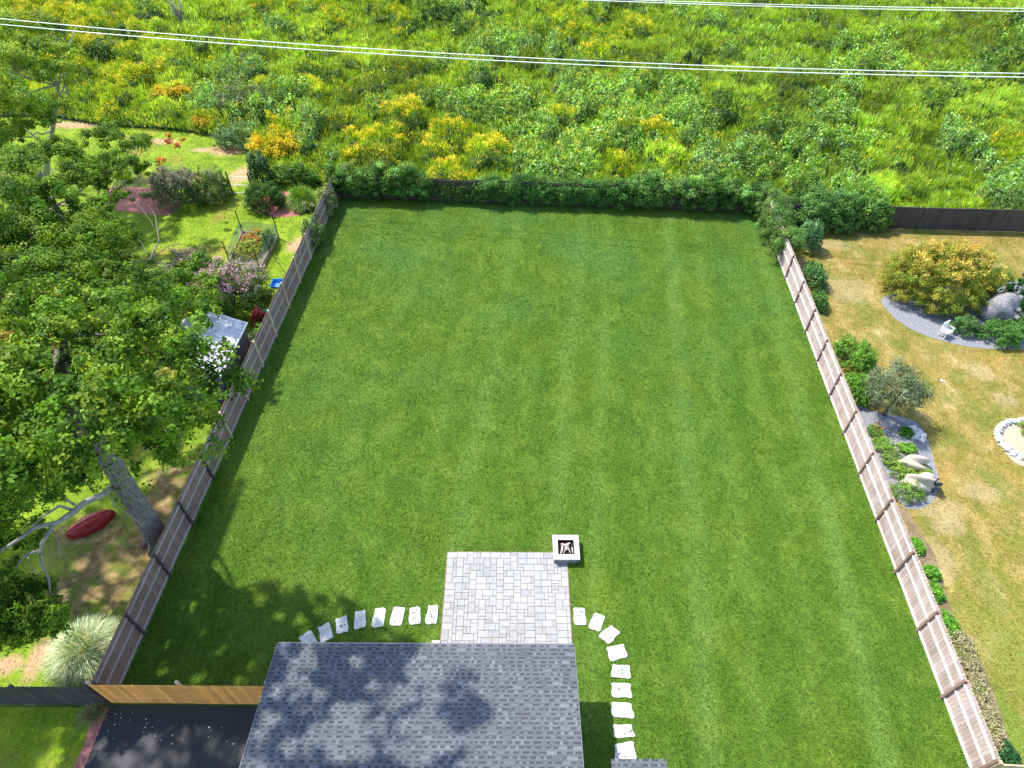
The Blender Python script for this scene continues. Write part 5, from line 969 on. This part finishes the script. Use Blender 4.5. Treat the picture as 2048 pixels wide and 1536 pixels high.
for k in range(900):                                             # inner boughs that shade the near left corner of the lawn
    if len(big) > 400: break
    L_ = (g_.uniform(-14, -4), g_.uniform(7, 13)); z = g_.uniform(6.5, 13); c = (L_[0]-.53*z, L_[1]+.4*z, z)
    if not inpoly(np.array([L_[0]]), np.array([L_[1]]), low_)[0]: continue
    u_, v_ = project(np.array([c])); ok = u_[0] < -10 or inpoly(u_, v_, base_px)[0]
    if ok and not lit_lawn(np.array([c]))[0] and sum(1 for e in big if (e[0]-c[0])**2+(e[1]-c[1])**2+(e[2]-c[2])**2 < .9) == 0: big.append((*c, .8, .8, .6))
t_, PB = tree('maple_tree', 'huge maple leaning over the left fence, its thick grey trunk showing', tb, [.46, .42, .39, .36, .33, .30, .27, .23, .14], big, 520000, .10, MAPLE, keep=keepA, sub=.34, nsub=17)
# yellow tinged sprays in the maple
tips = [cl(15, 615, 12.6, .5), cl(100, 600, 12.4, .45), (cl(120, 655, 12.5, .45)), cl(25, 670, 12.2, .5), cl(110, 680, 12.2, .4), cl(290, 700, 13.2, .35), cl(330, 760, 12.9, .3), cl(20, 690, 12.4, .4)]
put_leaves('autumn_leaves', clump_leaves(tips, 2600, .16, [(.34, .33, .05), (.40, .36, .09), (.44, .27, .06), (.28, .33, .05)], sub=.5, nsub=10), t_)
# the pale bare limbs hanging low on its left side
m = MB(); A = at(232, 968, 3.9)
def chain(pts, r0, r1, n=8): Q = [at(*p) for p in pts]; m.tube(Q, [r0+(r1-r0)*i/(len(Q)-1) for i in range(len(Q))], n, wob=.15)
chain([(232, 968, 3.9), (205, 990, 4.4), (170, 1005, 4.9), (145, 1025, 5.2), (115, 1045, 5.4), (70, 1055, 5.5), (35, 1080, 5.6), (0, 1103, 5.6)], .15, .05)
chain([(145, 1020, 5.2), (120, 1012, 5.4), (90, 1030, 5.6), (65, 1052, 5.8)], .06, .025); chain([(150, 1010, 5.1), (110, 985, 5.6), (85, 975, 6)], .05, .015)
chain([(105, 1052, 5.4), (85, 1085, 5.2), (80, 1100, 5.1), (55, 1108, 5.1), (38, 1125, 5.0), (30, 1140, 4.9)], .075, .02); chain([(80, 1100, 5.1), (85, 1130, 4.9), (98, 1158, 4.7), (100, 1185, 4.5), (118, 1215, 4.3)], .06, .012)
chain([(55, 1108, 5.1), (60, 1130, 5.), (72, 1148, 4.8)], .02, .008); chain([(0, 1103, 5.6), (-60, 1130, 5.6)], .05, .04); chain([(105, 1060, 5.3), (118, 1085, 5.1), (117, 1112, 5.)], .025, .01)
m.build('bare_limb', M['palebark'], t_, True)
m = MB(); chain([(232, 975, 4.2), (235, 1005, 4.0), (218, 985, 4.0), (228, 1010, 3.6), (260, 1030, 3.0), (288, 1055, 2.4)], .035, .015, 6); m.build('bare_limb', M['palebark'], t_, True)
# second maple farther along, low boughs in front of the sunny yard
mid = []
for (a, b_, z, r) in [(60, 330, 7.5, 1.3), (20, 400, 7.5, 1.6), (100, 400, 7.2, 1.3), (160, 470, 6.6, 1.4), (60, 470, 7.2, 1.6), (-20, 480, 7.5, 1.8), (210, 480, 6., 1.1), (230, 540, 5.6, 1.1), (150, 540, 6.6, 1.4), (70, 560, 7., 1.5), (0, 560, 7.5, 1.6), (250, 600, 5., 1.1), (190, 420, 6., .9), (230, 330, 6.0, 1.2), (270, 290, 5.8, .9), (200, 280, 6.4, 1.), (150, 350, 6.6, 1.2), (290, 340, 4.6, .6), (240, 400, 5, .7), (330, 590, 4.2, .9), (370, 540, 4., .7), (400, 520, 3.8, .55), (300, 560, 4.4, .7), (-60, 380, 8, 1.8), (360, 610, 4., .9), (120, 300, 7, 1), (410, 600, 3.8, .8)]: mid.append(cl(a, b_, z, r))
mid_px = [(-100, 230), (30, 262), (90, 300), (140, 325), (185, 255), (285, 245), (302, 335), (245, 375), (208, 390), (222, 430), (268, 452), (272, 510), (325, 560), (390, 515), (445, 590), (400, 640), (200, 650), (-100, 640)]
g_ = random.Random(21)
for ix in range(-100, 450, 46):
    for iy in range(235, 650, 46):
        a_, b_ = ix+g_.uniform(-18, 18), iy+g_.uniform(-18, 18)
        if not inpoly(np.array([a_]), np.array([b_]), mid_px)[0]: continue
        for _ in range(6):
            c = cl(a_, b_, g_.uniform(3.8, 7.6) if a_ < 260 else g_.uniform(3.4, 4.8), g_.uniform(.65, 1.05))
            if not lit_lawn(np.array([c[:3]]))[0]: mid.append(c); break
b0 = at(165, 545); tm = [b0+Vector((-.2, 1.2, 0)), b0+Vector((-.3, 1.3, 2.2)), b0+Vector((-.5, 1.3, 4.4)), b0+Vector((-.9, 1.2, 6.2))]
t2, PM = tree('maple_tree', 'spreading maple in the middle of the left yard, above the red mulch', tm, [.24, .20, .15, .07], mid, 190000, .115, [(.06, .14, .010), (.085, .18, .012), (.115, .22, .016), (.17, .29, .024)], keep=lambda P: ~lit_lawn(P), sub=.36, nsub=18)
m = MB(); orange = [cl(340, 282, 5.2, .28), cl(352, 292, 5.1, .24), cl(366, 281, 5.1, .2), cl(322, 322, 5.0, .28), cl(336, 270, 5.2, .18)]
put_leaves('orange_leaves', clump_leaves(orange, 420, .15, [(.50, .20, .04), (.42, .15, .03), (.50, .28, .06)], sub=.5, nsub=8), t2)
m = MB(); chain([(225, 560, 4.6), (260, 525, 4.6), (300, 520, 4.5), (318, 480, 4.5), (310, 430, 4.5), (290, 400, 4.5)], .07, .012); chain([(300, 518, 4.5), (340, 490, 4.5), (372, 488, 4.4)], .03, .01); chain([(262, 523, 4.6), (290, 545, 4.5), (330, 560, 4.4)], .03, .01); chain([(300, 520, 4.5), (285, 490, 4.5), (270, 470, 4.5)], .02, .008); chain([(230, 395, 5), (270, 400, 4.8), (300, 440, 4.6), (318, 470, 4.5)], .03, .01)
m.build('bare_limb', M['bark'], t2, True)
# far maple, thin crown and pale trunk
far = []
for (a, b_, z, r) in [(20, 60, 9.5, 1.7), (60, 110, 9, 1.5), (10, 140, 9, 1.8), (90, 60, 9.2, 1.2), (110, 150, 8, 1.2), (40, 200, 8, 1.5), (130, 110, 8.4, .9), (-40, 90, 9.5, 2.), (-30, 220, 8, 2.), (20, 270, 6.5, 1.2), (75, 240, 6.5, 1.), (-40, 300, 6, 1.6), (120, 210, 7, .8), (-100, 160, 9, 2.2)]: far.append(cl(a, b_, z, r, r*.8))
tf = [at(92, 372), at(93, 335, 1.2), at(96, 305, 2.6), at(104, 265, 4.2), at(112, 220, 5.8), at(118, 170, 7.4)]
t3, PF = tree('maple_tree', 'slender yellow green tree with a pale trunk in the upper left corner', tf, [.26, .22, .18, .14, .10, .06], far, 60000, .13, [(.17, .30, .03), (.24, .38, .035), (.13, .25, .025), (.33, .43, .04)], bark='palebark', sub=.40, nsub=15)
m = MB(); chain([(112, 220, 5.8), (135, 180, 6.8), (122, 130, 8), (150, 60, 9.4), (155, 50, 9.6)], .07, .015); chain([(118, 170, 7.4), (60, 140, 8.2), (20, 100, 9)], .06, .02); chain([(96, 300, 2.6), (60, 265, 4), (25, 245, 4.6)], .07, .03)
m.build('bare_limb', M['palebark'], t3, True)
print('leaves', len(PB), len(PM), len(PF), 'kept of', 92000, 'objects', len(bpy.data.objects))
